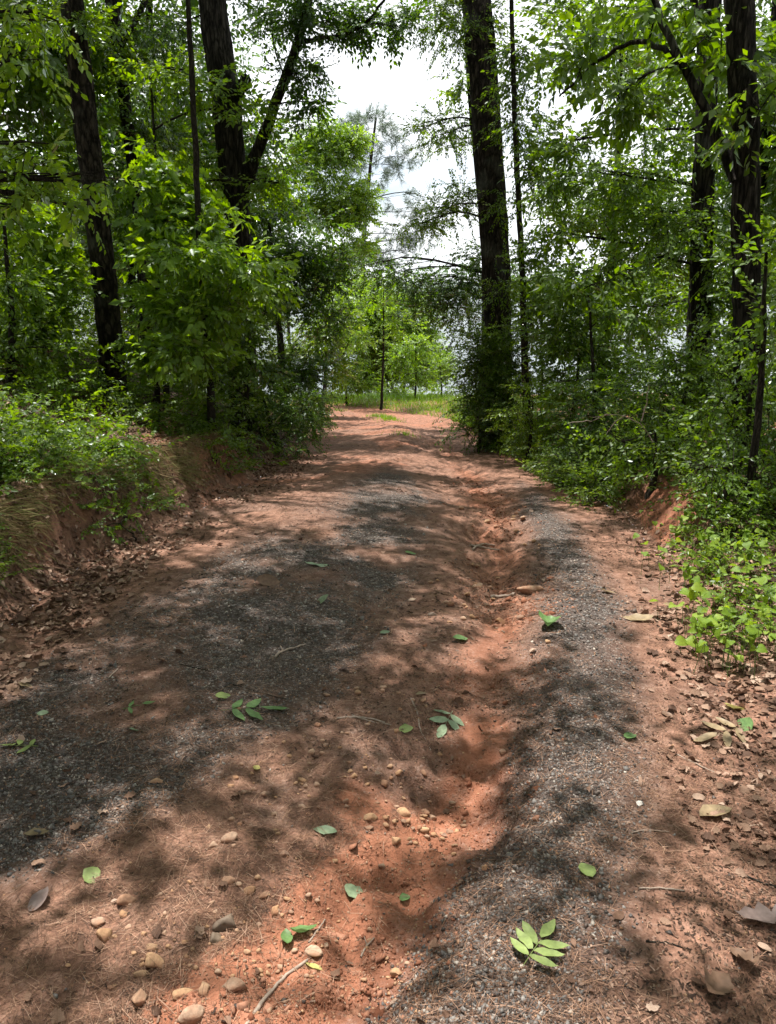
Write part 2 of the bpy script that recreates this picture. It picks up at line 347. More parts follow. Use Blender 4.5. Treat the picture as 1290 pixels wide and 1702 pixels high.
M['bark_thin'] = bark_mat('thin bark', (.032, .026, .021), (.070, .058, .047), 40, 9, .3)
M['twig'] = plain_mat('grey twig', [(0, (.20, .15, .115)), (.5, (.30, .235, .19)), (1, (.42, .34, .28))], .8, 60)
M['stone'] = plain_mat('river stone', [(0, (.38, .22, .125)), (.3, (.44, .28, .165)), (.6, (.31, .20, .145)), (.85, (.42, .30, .215)), (1, (.30, .155, .095))], .92, 70, .12, .8, dust=True)
M['darkstone'] = plain_mat('brown rock', [(0, (.14, .10, .075)), (1, (.19, .14, .10))], .7, 30, .3, .5)
M['palestone'] = plain_mat('pale stone', [(0, (.62, .56, .50)), (1, (.70, .66, .62))], .7, 30, .3, .3)
M['gravel'] = plain_mat('crushed gravel', [(0, (.034, .029, .026)), (.22, (.085, .056, .042)), (.35, (.076, .068, .064)), (.7, (.14, .126, .118)), (.9, (.21, .19, .175)), (.97, (.34, .30, .26)), (1, (.45, .38, .32))], .6, 120, .4, .3)
M['straw'] = plain_mat('pine straw', [(0, (.050, .026, .017)), (.35, (.135, .068, .041)), (.75, (.26, .140, .085)), (1, (.42, .27, .19))], .7, 20, .3, 0)
M['clod'] = plain_mat('clay crumbs', [(0, (.17, .066, .038)), (.5, (.26, .115, .070)), (1, (.36, .185, .125))], .95, 60, .1, .5)
M['chip'] = plain_mat('bark crumbs', [(0, (.028, .018, .014)), (.5, (.075, .045, .032)), (.8, (.16, .095, .065)), (1, (.30, .20, .15))], .85, 30, .2, 0)
M['dead'] = plain_mat('dead leaf', [(0, (.075, .040, .027)), (.35, (.16, .088, .058)), (.75, (.28, .17, .12)), (1, (.42, .30, .23))], .75, 25, .3, .3, .15)
M['dead_one'] = plain_mat('dead leaf single', [(0, (.085, .045, .030)), (.35, (.17, .095, .062)), (.75, (.29, .18, .125)), (1, (.42, .30, .23))], .75, 25, .3, .3, .15, island=False)
M['drygrass'] = plain_mat('dry grass', [(0, (.20, .13, .07)), (.5, (.30, .22, .11)), (.8, (.20, .22, .07)), (1, (.14, .20, .05))], .7, 10, .2, 0, .3)
M['grass'] = leaf_mat('grass', (.085, .17, .018), (.13, .24, .025), (.20, .32, .045), .4)
def fallen_mat(name, c):
    return plain_mat(name, [(0, tuple(v*.9 for v in c)), (1, tuple(min(1, v*1.1) for v in c))], .5, 45, .35, .15, .25)
M['f_lime'] = fallen_mat('fresh lime leaf', (.25, .32, .105)); M['f_green'] = fallen_mat('fresh green leaf', (.12, .21, .07)); M['f_pale'] = fallen_mat('pale leaf back', (.26, .34, .21))
M['f_yellow'] = fallen_mat('yellow leaf', (.48, .43, .15)); M['f_tan'] = fallen_mat('tan leaf', (.29, .215, .125)); M['f_grey'] = fallen_mat('greyed leaf', (.21, .155, .14)); M['f_brown'] = fallen_mat('brown leaf', (.20, .12, .08))

# ------------------------------------------------------------------ setting: road, banks, lake, far shore
def grid_mesh(name, X, Y, extra=None, flip=False):
    n, k = X.shape; Z = height(X, Y); V = np.stack([X, Y, Z], -1).reshape(-1, 3)
    i = np.arange(n-1)[:, None]*k; j = np.arange(k-1)[None]
    q = np.stack([i+j, i+j+1, i+k+j+1, i+k+j], -1).reshape(-1, 4)
    if flip: q = q[:, ::-1]
    return make_mesh(name, V, None, extra, True, q)
def masks(x, y):
    px, py = project(np.stack([x, y, height(x, y)], -1))
    nz = .16*fbm(x, y, 2.2, 61, 4)
    gl = np.where(in_poly(x+nz, y+nz, GRL), 1., 0.)
    # soften by several jittered tests
    acc = gl
    for k in range(16):
        a = k*math.pi/4; rr_ = (.12 if k < 8 else .26)*np.clip(y/3, .8, 2); acc = acc+in_poly(x+nz+rr_*math.cos(a), y+nz+rr_*math.sin(a), GRL)
    gl = acc/17*(1.0+1.2*fbm(x, y, 1.7, 63, 4))
    w = np.interp(y, [1, 3, 5, 7, 9, 12], [.24, .27, .24, .20, .12, .05])
    gr = np.clip(1.15-np.abs(poly_dist(x+nz*.9, y, GRR))/w*.75, 0, 1)*sst(11, 7, y)*np.clip(1.15+.8*fbm(x, y, 2.3, 66, 3), .5, 1)
    g = np.clip(np.maximum(gl, gr), 0, 1)
    g = np.maximum(g, .35*sst(.2, .45, fbm(x, y, 1.1, 65, 3)))
    d = poly_dist(x+nz*.6, y, RUT); wl = np.interp(y, [1, 2, 4, 8, 16], [.45, .32, .20, .18, .20]); wr = np.interp(y, [1, 2, 4, 8], [.15, .14, .14, .2])
    c = np.where(d > 0, 1.15-d/wr*.6, 1.1+d/wl*.7)
    c = np.clip(c, 0, 1)*sst(20, 9, y)*np.clip(np.interp(y, [2, 3.2], [.98, .75])+1.3*fbm(x, y, 1.6, 67, 3), .1, 1)
    c = c*np.interp(y, [2.6, 3.4], [.45, .8])
    for k in range(9):
        a = k*math.pi/4; rr_ = 0 if k == 8 else .07; c = c+(in_poly(x+nz*.5+rr_*math.cos(a), y+nz*.5+rr_*math.sin(a), CLAYP)+.9*in_poly(x+nz*.4+rr_*math.cos(a), y+nz*.4+rr_*math.sin(a), CLAYQ))*.105
    c = np.maximum(c, .6*sst(.10, .35, fbm(x, y, .9, 68, 3))*sst(4.5, 8, y))
    c = np.maximum(c, .45*sst(15, 21, y))
    # bare soil on the cut faces of the banks
    sL = xl(y)-x; sR = x-xr(y)
    c = np.maximum(c, sst(.05, .2, sL)*sst(.6, .40, sL)*(.30+.9*fbm(x, y, 1.2, 70, 2))*sst(6.5, 4.5, y))
    c = np.maximum(c, sst(.02, .12, sR)*sst(.6, .4, sR)*sst(5.4, 6.0, y)*sst(7.4, 6.8, y))
    g = g*(sL < 0)*(sR < 0)
    hm = np.maximum(sst(.0, .35, sL)*(.8+.8*fbm(x, y, 1.5, 72, 3)), sst(.25, .6, sR)*np.clip(y/5, .4, 1))
    return {'gravel': np.clip(g, 0, 1).ravel(), 'clay': np.clip(c, 0, 1).ravel(), 'humus': np.clip(hm, 0, 1).ravel()}
rows = np.concatenate([np.linspace(-6, .85, 14)[:-1], np.geomspace(.85, 44, 520)])
tt = np.linspace(0, 1, 215)
X = xl(rows)[:, None]*(1-tt)[None]+xr(rows)[:, None]*tt[None]; Y = np.repeat(rows[:, None], len(tt), 1)
tag(link('dirt_road', grid_mesh('dirt_road', X, Y, masks(X, Y)), M['road']), kind='structure')
rows2 = np.concatenate([np.linspace(-20, 2.2, 16)[:-1], np.geomspace(2.2, 44, 250), np.linspace(45, 62, 12)])
off = np.concatenate([np.linspace(0, .9, 46), .9+np.cumsum(np.geomspace(.03, 6, 44))])
for nm, e, sg in (('bank_left', xl, -1), ('bank_right', xr, 1)):
    X = e(rows2)[:, None]+sg*off[None]; Y = np.repeat(rows2[:, None], len(off), 1)
    tag(link(nm, grid_mesh(nm, X, Y, masks(X, Y), flip=sg < 0), M['road']), kind='structure')

m, N, L = nodes('lake water'); b = N('BsdfPrincipled'); b.inputs['Base Color'].default_value = (.055, .075, .085, 1); b.inputs['Roughness'].default_value = .12
tc = N('TexCoord'); mp = N('Mapping'); mp.inputs['Scale'].default_value = (.35, 1.1, 1); nz = N('TexNoise', i_Scale=1.6, i_Detail=3.0); bp = N('Bump'); bp.inputs['Strength'].default_value = .5; bp.inputs['Distance'].default_value = .25
L(tc.outputs['Object'], mp.inputs[0]); L(mp.outputs[0], nz.inputs['Vector']); L(nz.outputs[0], bp.inputs['Height']); L(bp.outputs[0], b.inputs['Normal']); out = N('OutputMaterial'); L(b.outputs[0], out.inputs[0]); M['water'] = m
LAKE = -5.6
V = np.array([[-1500, 30, LAKE], [1500, 30, LAKE], [1500, 2200, LAKE], [-1500, 2200, LAKE]], float)
tag(link('lake', make_mesh('lake', V, None, None, False, np.array([[0, 1, 2, 3]])), M['water']), kind='structure')
# far shore: a low wooded rise
xs = np.linspace(-700, 700, 141); prof = np.array([[480, -2], [490, 1.5], [540, 5], [640, 9], [800, 8], [1000, 0]])
X = np.repeat(xs[None], len(prof), 0); Y = np.repeat(prof[:, :1], len(xs), 1)+20*vn(X*.01, X*0, 90); Z = np.repeat(prof[:, 1:], len(xs), 1)+LAKE
V = np.stack([X, Y, Z], -1).reshape(-1, 3); k = len(xs); i = np.arange(len(prof)-1)[:, None]*k; j = np.arange(k-1)[None]
tag(link('far_shore', make_mesh('far_shore', V, None, None, True, np.stack([i+j, i+j+1, i+k+j+1, i+k+j], -1).reshape(-1, 4)), M['leaf_dark']), kind='structure')

# ------------------------------------------------------------------ leaves and sprays
def fan(outline, fold=.12, curl=-.10):
    """leaf from half outline [(w,l)...] mirrored on a folded midrib, base at 0, tip at length 1"""
    o_ = np.array(outline); n = len(o_)
    mid = np.array([[0, l, curl*l*l] for _, l in o_]); lf = np.array([[-w, l, curl*l*l+fold*w] for w, l in o_]); rt = lf*[-1, 1, 1]
    V = np.concatenate([[[0, 0, 0]], mid, lf, rt, [[0, 1, curl]]]); T = []
    m0, l0, r0, tip = 1, 1+n, 1+2*n, 1+3*n
    T += [[0, m0, l0], [0, r0, m0]]
    for a in range(n-1):
        T += [[l0+a, m0+a, m0+a+1], [l0+a, m0+a+1, l0+a+1], [m0+a, r0+a, r0+a+1], [m0+a, r0+a+1, m0+a+1]]
    T += [[l0+n-1, m0+n-1, tip], [m0+n-1, r0+n-1, tip]]
    return V, np.array(T)
LEAF2 = (np.array([[0, 0, 0], [-.27, .42, .05], [0, 1, -.12], [.27, .42, .05]]), np.array([[0, 2, 1], [0, 3, 2]]))
LEAF6 = (np.array([[0, 0, 0], [-.22, .22, .03], [-.27, .55, .02], [0, 1, -.14], [.27, .55, .02], [.22, .22, .03], [0, .45, -.05]]), np.array([[0, 6, 1], [1, 6, 2], [2, 6, 3], [6, 4, 3], [6, 5, 4], [0, 5, 6]]))
OVAL = fan([(.16, .12), (.25, .32), (.27, .52), (.19, .76), (.09, .90)])
HEART = fan([(.30, -.08), (.46, .10), (.44, .35), (.30, .62), (.13, .86)], .15, -.16)
LOBE = fan([(.12, .10), (.30, .18), (.20, .32), (.38, .48), (.22, .58), (.26, .72), (.12, .86)], .10, -.12)
MAPLE = fan([(.14, .06), (.50, .20), (.20, .42), (.40, .64), (.13, .74)], .12, -.14)
NEEDLE = (np.array([[-.012, 0, 0], [.012, 0, 0], [0, 1, 0]]), np.array([[0, 1, 2]]))
def spray_leaves(kind, ss):
    """leaf transforms (R*scale, p) of one spray of about 0.35 m, growing along +Y"""
    r = np.random.default_rng(ss); R = []; p = []
    def put(dirv, up, pos, s):
        R.append(basis(np.array([dirv], float), np.array([up], float))[0]*s); p.append(pos)
    if kind == 'pine':
        for k in range(26):
            a = r.uniform(0, 6.28); t = r.uniform(.1, 1.0); e = r.uniform(.5, 1.3)
            put([math.cos(a), e, math.sin(a)*.9-.15], r.normal(size=3), [0, .20*t, 0], r.uniform(.13, .19))
        return np.array(R), np.array(p)
    n, ll, L_ = {'alt': (12, .076, .34), 'small': (17, .044, .30), 'big': (8, .118, .34), 'pinn': (11, .092, .30)}[kind]
    for k in range(n):
        t = (k+.6)/n; sd = -1 if k % 2 else 1
        if kind == 'pinn': t = (k//2+.7)/(n/2); 
        pos = np.array([sd*.004, L_*t, -.05*t*t])+r.normal(size=3)*.006
        ang = r.uniform(.55, 1.2)*(1-.45*t); last = k == n-1
        if last: ang = 0
        put([sd*math.sin(ang), math.cos(ang), r.uniform(-.75, .15)], [r.normal()*.6, r.normal()*.6-.15, 1], pos, ll*r.uniform(.65, 1.2))
    return np.array(R), np.array(p)
SPRAYS = {k: [spray_leaves(k, 100*i+7) for i in range(5)] for k in ('alt', 'small', 'big', 'pinn', 'pine')}
TWIG3 = (np.array([[-.004, 0, 0], [.004, 0, 0], [0, 0, .006], [0, .34, -.05]]), np.array([[0, 1, 3], [1, 2, 3], [2, 0, 3]]))
def add_sprays(geo, p, dirs, kind, scale, base_v, tmpl=None, spread=.28, twigs=None):
    n = len(p)
    if n == 0: return
    B = basis(dirs, unit(np.array([0, 0, 1.])+rng.normal(size=(n, 3))*.35)); which = rng.integers(0, 5, n); s = scale*rng.uniform(.75, 1.25, n)
    tv, tt = tmpl or (NEEDLE if kind == 'pine' else LEAF2)
    for w in range(5):
        m_ = which == w; Rl, pl = SPRAYS[kind][w]; k = len(Rl)
        if not m_.any(): continue
        Rs = B[m_]*s[m_][:, None, None]
        R = np.einsum('sij,ljk->slik', Rs, Rl).reshape(-1, 3, 3); pp = (np.einsum('sij,lj->sli', Rs, pl)+p[m_][:, None]).reshape(-1, 3)
        v = np.clip(np.repeat(base_v+rng.normal(size=m_.sum())*spread*.6, k)+rng.normal(size=len(pp))*spread*.5, 0, 1)
        geo.inst(tv, tt, R, pp, v)
        if twigs is not None: twigs.inst(*TWIG3, Rs, p[m_], np.full(m_.sum(), .5))
def blob_points(c, rad, n, gap=.15, seed=0, freq=1.1):
    """points in an ellipsoid, clumped, with gaps; directions pointing outward"""
    q = rvec(n*2)*(rng.random((n*2, 1))**.45); p = c+q*np.asarray(rad)
    f = freq/max(.25, float(np.mean(rad)))*1.6
    g = vn(p[:, 0]*f+p[:, 2]*f*.7, p[:, 2]*f*1.3-p[:, 1]*f*.6, seed)+.5*vn(p[:, 0]*f*2.3+3, p[:, 2]*f*2.3+p[:, 1]*f*2, seed+1)
    k = np.nonzero(g > -.5+gap*1.5)[0][:n]
    p = p[k]; q = q[k]
    d = unit(q*[1, 1, .35]+rng.normal(size=q.shape)*.45+[0, 0, -.12])
    return p, d
def limb(geo, a, b, r0, r1, sides=6, sag=.08, n=8, wig=.02):
    L_ = np.linalg.norm(b-a); mid = (a+b)/2+np.array([0, 0, sag*L_])+rng.normal(size=3)*.06*L_
    pts = resample([a, mid, b], n, wig*L_*.3); V, T = tube(pts, np.linspace(r0, r1, n), sides); geo.add(V, T); return pts
def px_blob(px, py, d, rx, ry, rd=None):
    s = m_per_px(d, py); c = P(px, py, d); return c, (rx*s, rd if rd else (rx+ry)*.5*s, ry*s)
def grow(name, label, cat, trunk, rads, blobs, leafmat, bark, group=None, kind='alt', scale=1.0, dens=1.0, base_v=.5, sides=10, rough=.03, gap=.15, tmpl=None, canopy=None, forks=(), trunk_n=28, twigs=True, flatless=False, knots=()):
    """tree or shrub: trunk (polyline of 3D points), limbs to every leaf mass, crown"""
    root = empty(name, trunk[0]); org = np.asarray(trunk[0], float); tag(root, label, cat, group)
    pts = resample(trunk, trunk_n, .004); r = np.interp(np.linspace(0, 1, trunk_n), np.linspace(0, 1, len(rads)), rads)
    r = r*(1+.35*np.exp(-np.linspace(0, trunk_n*.35, trunk_n)))
    g = Geo(); V, T = tube(pts, r, sides, rough); g.add(V, T)
    link('trunk', g.mesh('trunk', True, org), bark, root)
    for fk, fr in forks:
        g = Geo(); q = resample(fk, 16, .008); V, T = tube(q, np.linspace(fr[0], fr[1], 16), 8, rough); g.add(V, T); link('branch', g.mesh('branch', True, org), bark, root)
    crown = Geo(); tw = Geo()
    fk_pts = np.concatenate([pts]+[resample(f[0], 16) for f in forks])
    if kind in ('alt', 'big', 'pinn') and not flatless:
        tiers = []
        for bl in blobs:
            c, rad = np.asarray(bl[0], float), np.asarray(bl[1], float); dn = bl[2] if len(bl) > 2 else 1.0
            if rad[0] < .22: tiers.append(bl); continue
            for kt in range(4):
                q = rvec(1)[0]*rng.random()**.4; k = rng.uniform(.5, .75); tiers.append((c+q*rad*[.62, .62, .8], rad*[k, k, rng.uniform(.18, .36)], dn*1.15, kt == 0))
        blobs = tiers
    for bi, bl in enumerate(blobs):
        c, rad = bl[0], bl[1]; dn = bl[2] if len(bl) > 2 else 1.0
        n = max(6, int(dens*dn*165*math.pi*rad[0]*rad[2]/scale**2))
        p, d = blob_points(np.asarray(c), rad, n, gap, bi+int(abs(org[0])*37)); add_sprays(crown, p, d, kind, scale, base_v, tmpl, twigs=tw if twigs else None)
        cand = fk_pts[fk_pts[:, 2] < c[2]+.1] if (fk_pts[:, 2] < c[2]+.1).any() else fk_pts
        dd = np.linalg.norm((cand-c)*[1, 1, .6], axis=1); a = cand[np.argmin(dd)]
        if dd.min() > .12 and (len(bl) < 4 or bl[3]):
            g = Geo(); rr = min(r[0]*.4, .008+.008*np.linalg.norm(np.asarray(c)-a)); lp = limb(g, a, np.asarray(c, float), rr, rr*.4, 6)
            for k in rng.integers(0, len(p), min(7, len(p))): limb(g, lp[rng.integers(3, 8)], p[k], rr*.4, .003, 4, .02, 5)
            link('branch', g.mesh('branch', True, org), bark, root)
    if canopy is not None and len(canopy):
        d = unit(rng.normal(size=canopy.shape)*[1, 1, .3]); add_sprays(crown, canopy, d, 'big', 1.15, .4)
        top = pts[-1]
        for k in rng.integers(0, len(canopy), min(14, max(3, len(canopy)//60))):
            g = Geo(); limb(g, pts[rng.integers(trunk_n//2, trunk_n)], canopy[k], .05, .008, 6, .1); link('branch', g.mesh('branch', True, org), bark, root)
    if crown.n: tag(link('crown', crown.mesh('crown', False, org), leafmat, root), kind='stuff')
    if tw.n: tag(link('twigs', tw.mesh('twigs', False, org), M['bark_thin'], root), kind='stuff')
    return root
def pxtrunk(L_, d): return [P(a, b, d if len(r_) == 0 else r_[0]) for a, b, *r_ in L_]
def base_on_ground(pts):
    b_ = pts[0].copy(); b_[2] = float(height(b_[0], b_[1]))-.05; return [b_]+[p for p in pts if p[2] > b_[2]+.15]

# ---- unseen leaf roof, its gaps shaped for the sun patches, shared among tall trees
TALL = {  # trunk foot x, y, reach height
    'L1': (-3.7, 10.3), 'L2': (-4.3, 13.), 'L4': (-2.4, 12.2), 'R1': (1.95, 14.), 'R3': (3.6, 7.6), 'R4': (4.4, 11.), 'NL': (-4.2, 3.2), 'NR': (3.6, 2.6), 'BL': (-3.6, -2.6), 'BR': (3.2, -2.2)}
n = 17500
gx = rng.uniform(-3.4, 4.2, n); gy = rng.uniform(-1.2, 21, n); gz = np.maximum(4.6, 2.6+.36*(np.clip(gy, 0, None)+2.5))+rng.random(n)*6.5
q = np.stack([gx, gy, height(gx, gy)], -1); lit = lit_at(gx, gy)
for ox, oy in ((.09, 0), (-.09, 0), (0, .09), (0, -.09)): lit |= lit_at(gx+ox, gy+oy)
clump = fbm(gx, gy, .9, 51, 3)+.45*fbm(gx, gy, 2.8, 55, 2)
open_ = np.where((gx < xl(gy)-.1) | (gx > xr(gy)+.4), .42, 1.0)
keep = (~lit) & (clump > -.36) & (rng.random(n) < open_) | (lit & (rng.random(n) < .03))
p = q+SV[None]*((gz-q[:, 2])/SV[2])[:, None]
px, py = project(p); infr = (p[:, 1] > .5) & (py > -40) & (px > -40) & (px < 1330)
keep &= ~infr
CAN = p[keep]
keys = list(TALL); tx = np.array([TALL[k] for k in keys])
own = np.argmin(((CAN[:, None, :2]-tx[None])**2).sum(-1), 1)
canopy_of = {k: CAN[own == i] for i, k in enumerate(keys)}

# ---- trunks that stand out, left
def up_to(pts, zt=9.5):
    a, b = pts[-2], pts[-1]; t = (zt-b[2])/(b[2]-a[2]); return pts+[b+(b-a)*t*np.array([.5, .5, 1])]
tr = up_to(base_on_ground(pxtrunk([(187, 640), (184, 560), (170, 430), (150, 260), (118, 0)], 10.3)))
grow('pine_tree', 'tall dark pine trunk rising from the top of the left bank', 'tree', tr, [.155, .150, .14, .125, .105, .08], [px_blob(90, 30, 10.2, 70, 40)], M['leaf_mid'], M['bark_pine'], sides=16, canopy=canopy_of['L1'], trunk_n=60, rough=.035)
tr = up_to(base_on_ground(pxtrunk([(245, 620), (240, 420), (215, 225), (195, 80), (183, 0)], 13.)), 9)
grow('oak_tree', 'slender dark trunk leaning left behind the bank pine', 'tree', tr, [.11, .10, .09, .08, .06], [px_blob(150, 110, 13, 130, 90), px_blob(60, 50, 12.5, 100, 70), px_blob(250, 60, 13.5, 80, 70), px_blob(250, 220, 13.5, 70, 60)], M['leaf_mid'], M['bark_oak'], canopy=canopy_of['L2'], scale=1.1, gap=.22)
tr = base_on_ground(pxtrunk([(352, 690), (345, 560), (332, 420), (325, 250), (312, 0), (308, -120)], 9.3))
grow('sapling', 'thin straight dark sapling left of the burled oak', 'tree', tr, [.045, .04, .035, .03, .022], [px_blob(330, 500, 9, 100, 60), px_blob(290, 420, 8.8, 75, 50), px_blob(395, 440, 9.2, 85, 60), px_blob(350, 380, 9.6, 70, 45), px_blob(300, 575, 8.8, 80, 45)], M['leaf_light'], M['bark_thin'], kind='big', scale=.85, dens=1.0, base_v=.45)
tr = up_to(base_on_ground(pxtrunk([(405, 690), (402, 520), (397, 380), (380, 215), (372, 130), (362, 70), (352, 0)], 12.)), 10)
fk = [P(400, 330, 12), P(428, 255, 11.8), P(452, 185, 11.6), P(478, 115, 11.3), P(505, 45, 11), P(520, -30, 10.8)]
fk3 = [P(500, 70, 11), P(545, 62, 10.8), P(595, 50, 10.7), P(625, 22, 10.6), P(645, -10, 10.5)]
fk2 = [P(380, 165, 11.95), P(392, 152, 11.8), P(404, 142, 11.75), P(410, 132, 11.8)]
oak = grow('oak_tree', 'burled forked oak with one limb reaching over the road', 'tree', tr, [.21, .19, .18, .21, .18, .16, .14, .10],
     [(*px_blob(520, 20, 11, 80, 36), 2.2), (*px_blob(610, 22, 10.8, 70, 30), 2.2), (*px_blob(670, 30, 10.6, 50, 32), 2.2), (*px_blob(570, 60, 10.9, 60, 26), 1.2), (*px_blob(490, 120, 11.2, 45, 40), 1.8), (*px_blob(505, 190, 11.6, 45, 36), 1.8), px_blob(440, 45, 11.5, 50, 45), px_blob(300, 70, 12.3, 60, 60), px_blob(455, 250, 12.5, 40, 50), px_blob(280, 190, 12.6, 60, 60)],
     M['leaf_dark'], M['bark_oak'], sides=18, canopy=canopy_of['L4'], forks=[(fk, (.095, .05)), (fk3, (.03, .014)), (fk2, (.12, .08))], trunk_n=60, rough=.04, dens=.8, gap=.2, scale=.9)

# ---- right
tr = up_to(base_on_ground(pxtrunk([(826, 720), (828, 560), (824, 420), (812, 260), (803, 110), (790, 0)], 14.)), 11)
grow('pine_tree', 'thick dark pine trunk with ivy-covered foot where the road bends', 'tree', tr, [.25, .245, .24, .23, .21, .17],
     [(*px_blob(825, 660, 13.4, 50, 60, .5), 3.2), (*px_blob(795, 610, 13.5, 35, 60, .5), 3.0), (*px_blob(850, 600, 13.4, 32, 60, .4), 3.0), (*px_blob(815, 590, 13.4, 24, 40, .25), 3.5), px_blob(772, 545, 14, 32, 40), px_blob(835, 470, 13.5, 30, 40, .4), px_blob(840, 330, 13.5, 30, 30, .4),
      (*px_blob(745, 220, 15, 55, 38), 1.8), (*px_blob(700, 215, 15, 24, 22), 1.2), (*px_blob(735, 352, 15, 65, 22), 2.2), (*px_blob(690, 375, 15.5, 40, 18), 2.), (*px_blob(770, 325, 14.6, 35, 24), 2.), (*px_blob(770, 50, 14, 70, 45), 2.), (*px_blob(730, 15, 14.5, 60, 34), 2.), (*px_blob(860, 200, 13.4, 40, 60), 1.2)],
     M['leaf_mid'], M['bark_pine'], kind='small', scale=1.25, sides=18, canopy=canopy_of['R1'], trunk_n=60, rough=.035, dens=1.0, gap=.12)
tr = base_on_ground(pxtrunk([(812, 700), (808, 430), (790, 250), (781, 170), (776, 60)], 15.2))
grow('sapling', 'pole-thin dark stem close against the thick roadside pine', 'tree', tr, [.06, .055, .05, .04], [px_blob(770, 140, 15.2, 40, 40)], M['leaf_mid'], M['bark_thin'], scale=1.2)
tr = base_on_ground(pxtrunk([(877, 700), (873, 600), (868, 450), (858, 250), (853, 120), (850, 0)], 12.6))
grow('sapling', 'thin dark leafy sapling just right of the thick roadside pine', 'tree', tr, [.06, .055, .045, .04, .03], [px_blob(885, 250, 12.6, 45, 70), px_blob(880, 430, 12.4, 40, 60), px_blob(870, 120, 12.8, 50, 60), px_blob(900, 530, 12, 45, 45)], M['leaf_mid'], M['bark_thin'], kind='alt', scale=1.0, gap=.22)
tr = up_to(base_on_ground(pxtrunk([(1243, 760), (1243, 600), (1240, 420), (1238, 200), (1228, 0)], 7.6)), 9.5)
fk = [P(1222, 300, 7.6), P(1190, 215, 7.7), P(1160, 150, 7.8), P(1130, 105, 7.9), P(1108, 50, 8.), P(1085, 0, 8.1), P(1070, -60, 8.2)]
fk2 = [P(1130, 105, 7.9), P(1080, 62, 8.2), P(1030, 75, 8.6), P(985, 110, 9), P(930, 160, 9.3)]
grow('oak_tree', 'straight near-black trunk with a curved limb near the right edge', 'tree', tr, [.13, .122, .118, .112, .10],
     [px_blob(1090, 30, 8.2, 90, 40), px_blob(960, 110, 9.2, 80, 55), px_blob(1040, 150, 8.8, 80, 50), px_blob(1200, 90, 7.9, 70, 60), px_blob(1265, 180, 7.2, 35, 70)],
     M['leaf_mid'], M['bark_oak'], kind='big', scale=.95, sides=16, canopy=canopy_of['R3'], forks=[(fk, (.05, .025)), (fk2, (.028, .012))], trunk_n=60, rough=.03, gap=.24, dens=.8)
tr = up_to(base_on_ground(pxtrunk([(1160, 700), (1163, 500), (1170, 300), (1180, 0)], 11.)), 9)
grow('oak_tree', 'shaded trunk half hidden by leaves beside the near-black trunk', 'tree', tr, [.15, .14, .13, .11],
     [px_blob(1090, 260, 10.8, 95, 70), px_blob(1130, 380, 10.6, 90, 60), px_blob(1010, 330, 11, 85, 70), px_blob(930, 330, 11.4, 60, 70), px_blob(1020, 440, 10.6, 90, 50), px_blob(1210, 430, 10.4, 70, 60), px_blob(1200, 230, 11.2, 60, 70), px_blob(940, 220, 11.6, 55, 60), px_blob(1010, 40, 11, 90, 60), px_blob(920, 60, 12, 55, 60)],
     M['leaf_mid'], M['bark_oak'], kind='alt', scale=1.1, canopy=canopy_of['R4'], dens=.85, gap=.24)
# ---- unseen trees added beside and behind the camera; shaped crowns shade the near road
for k, nm, lab in (('NL', 'oak_tree', 'unseen oak on the near left bank whose crown shades the road'), ('NR', 'oak_tree', 'unseen oak on the near right verge whose crown shades the road'), ('BL', 'pine_tree', 'unseen pine behind the camera on the left bank'), ('BR', 'pine_tree', 'unseen pine behind the camera on the right verge')):
    x, y = TALL[k]; z = float(height(x, y)); tr = [np.array([x, y, z-.05]), np.array([x+.1, y, z+4]), np.array([x, y+.15, 10.])]
    grow(nm, lab, 'tree', tr, [.17, .14, .09], [], M['leaf_mid'], M['bark_oak'], canopy=canopy_of[k])

# ---- saplings and young trees that fill the sides
def stand(name, label, px, d, blobs, mat, group=None, kind='alt', scale=1.0, dens=1.0, base_v=.5, r0=.04, gap=.15, bark='bark_thin', tmpl=None, cat='tree', lean=1.0, top=None, twigs=True):
    s = m_per_px(d, 600); x = (px-645)*s; z = float(height(x, d))-.04
    bl = [(*px_blob(b_[0], b_[1], d+(b_[4] if len(b_) > 4 else 0), b_[2], b_[3]), *(b_[5:6])) for b_ in blobs]
    tp = max(bl, key=lambda b_: b_[0][2])[0]; hi = tp[2] if top is None else top
    tr = [np.array([x, d, z]), np.array([x+(tp[0]-x)*.3*lean+.05, d, z*.6+hi*.4]), np.array([x+(tp[0]-x)*.65*lean, d, hi])]
    return grow(name, label, cat, tr, [r0, r0*.8, r0*.35], bl, mat, M[bark], group, kind, scale, dens, base_v, 7, .02, gap, tmpl, trunk_n=14, twigs=twigs)
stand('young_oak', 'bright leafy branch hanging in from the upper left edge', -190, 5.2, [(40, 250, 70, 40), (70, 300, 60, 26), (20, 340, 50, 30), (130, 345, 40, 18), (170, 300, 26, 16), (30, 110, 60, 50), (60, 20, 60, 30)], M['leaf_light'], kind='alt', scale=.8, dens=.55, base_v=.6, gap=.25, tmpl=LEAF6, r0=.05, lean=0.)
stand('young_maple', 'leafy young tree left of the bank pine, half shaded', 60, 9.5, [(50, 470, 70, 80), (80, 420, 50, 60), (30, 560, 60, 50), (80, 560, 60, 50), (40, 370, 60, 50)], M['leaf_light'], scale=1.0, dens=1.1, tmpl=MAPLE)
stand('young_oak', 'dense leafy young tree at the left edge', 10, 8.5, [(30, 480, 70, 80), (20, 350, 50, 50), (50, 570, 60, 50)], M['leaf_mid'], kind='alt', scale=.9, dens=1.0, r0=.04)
stand('young_maple', 'bright green young tree between the bank pine and sapling', 250, 9.8, [(275, 500, 50, 60), (270, 390, 50, 50), (290, 330, 55, 50), (265, 290, 45, 45), (270, 580, 60, 40)], M['leaf_light'], scale=.9, kind='big', base_v=.45, tmpl=MAPLE)
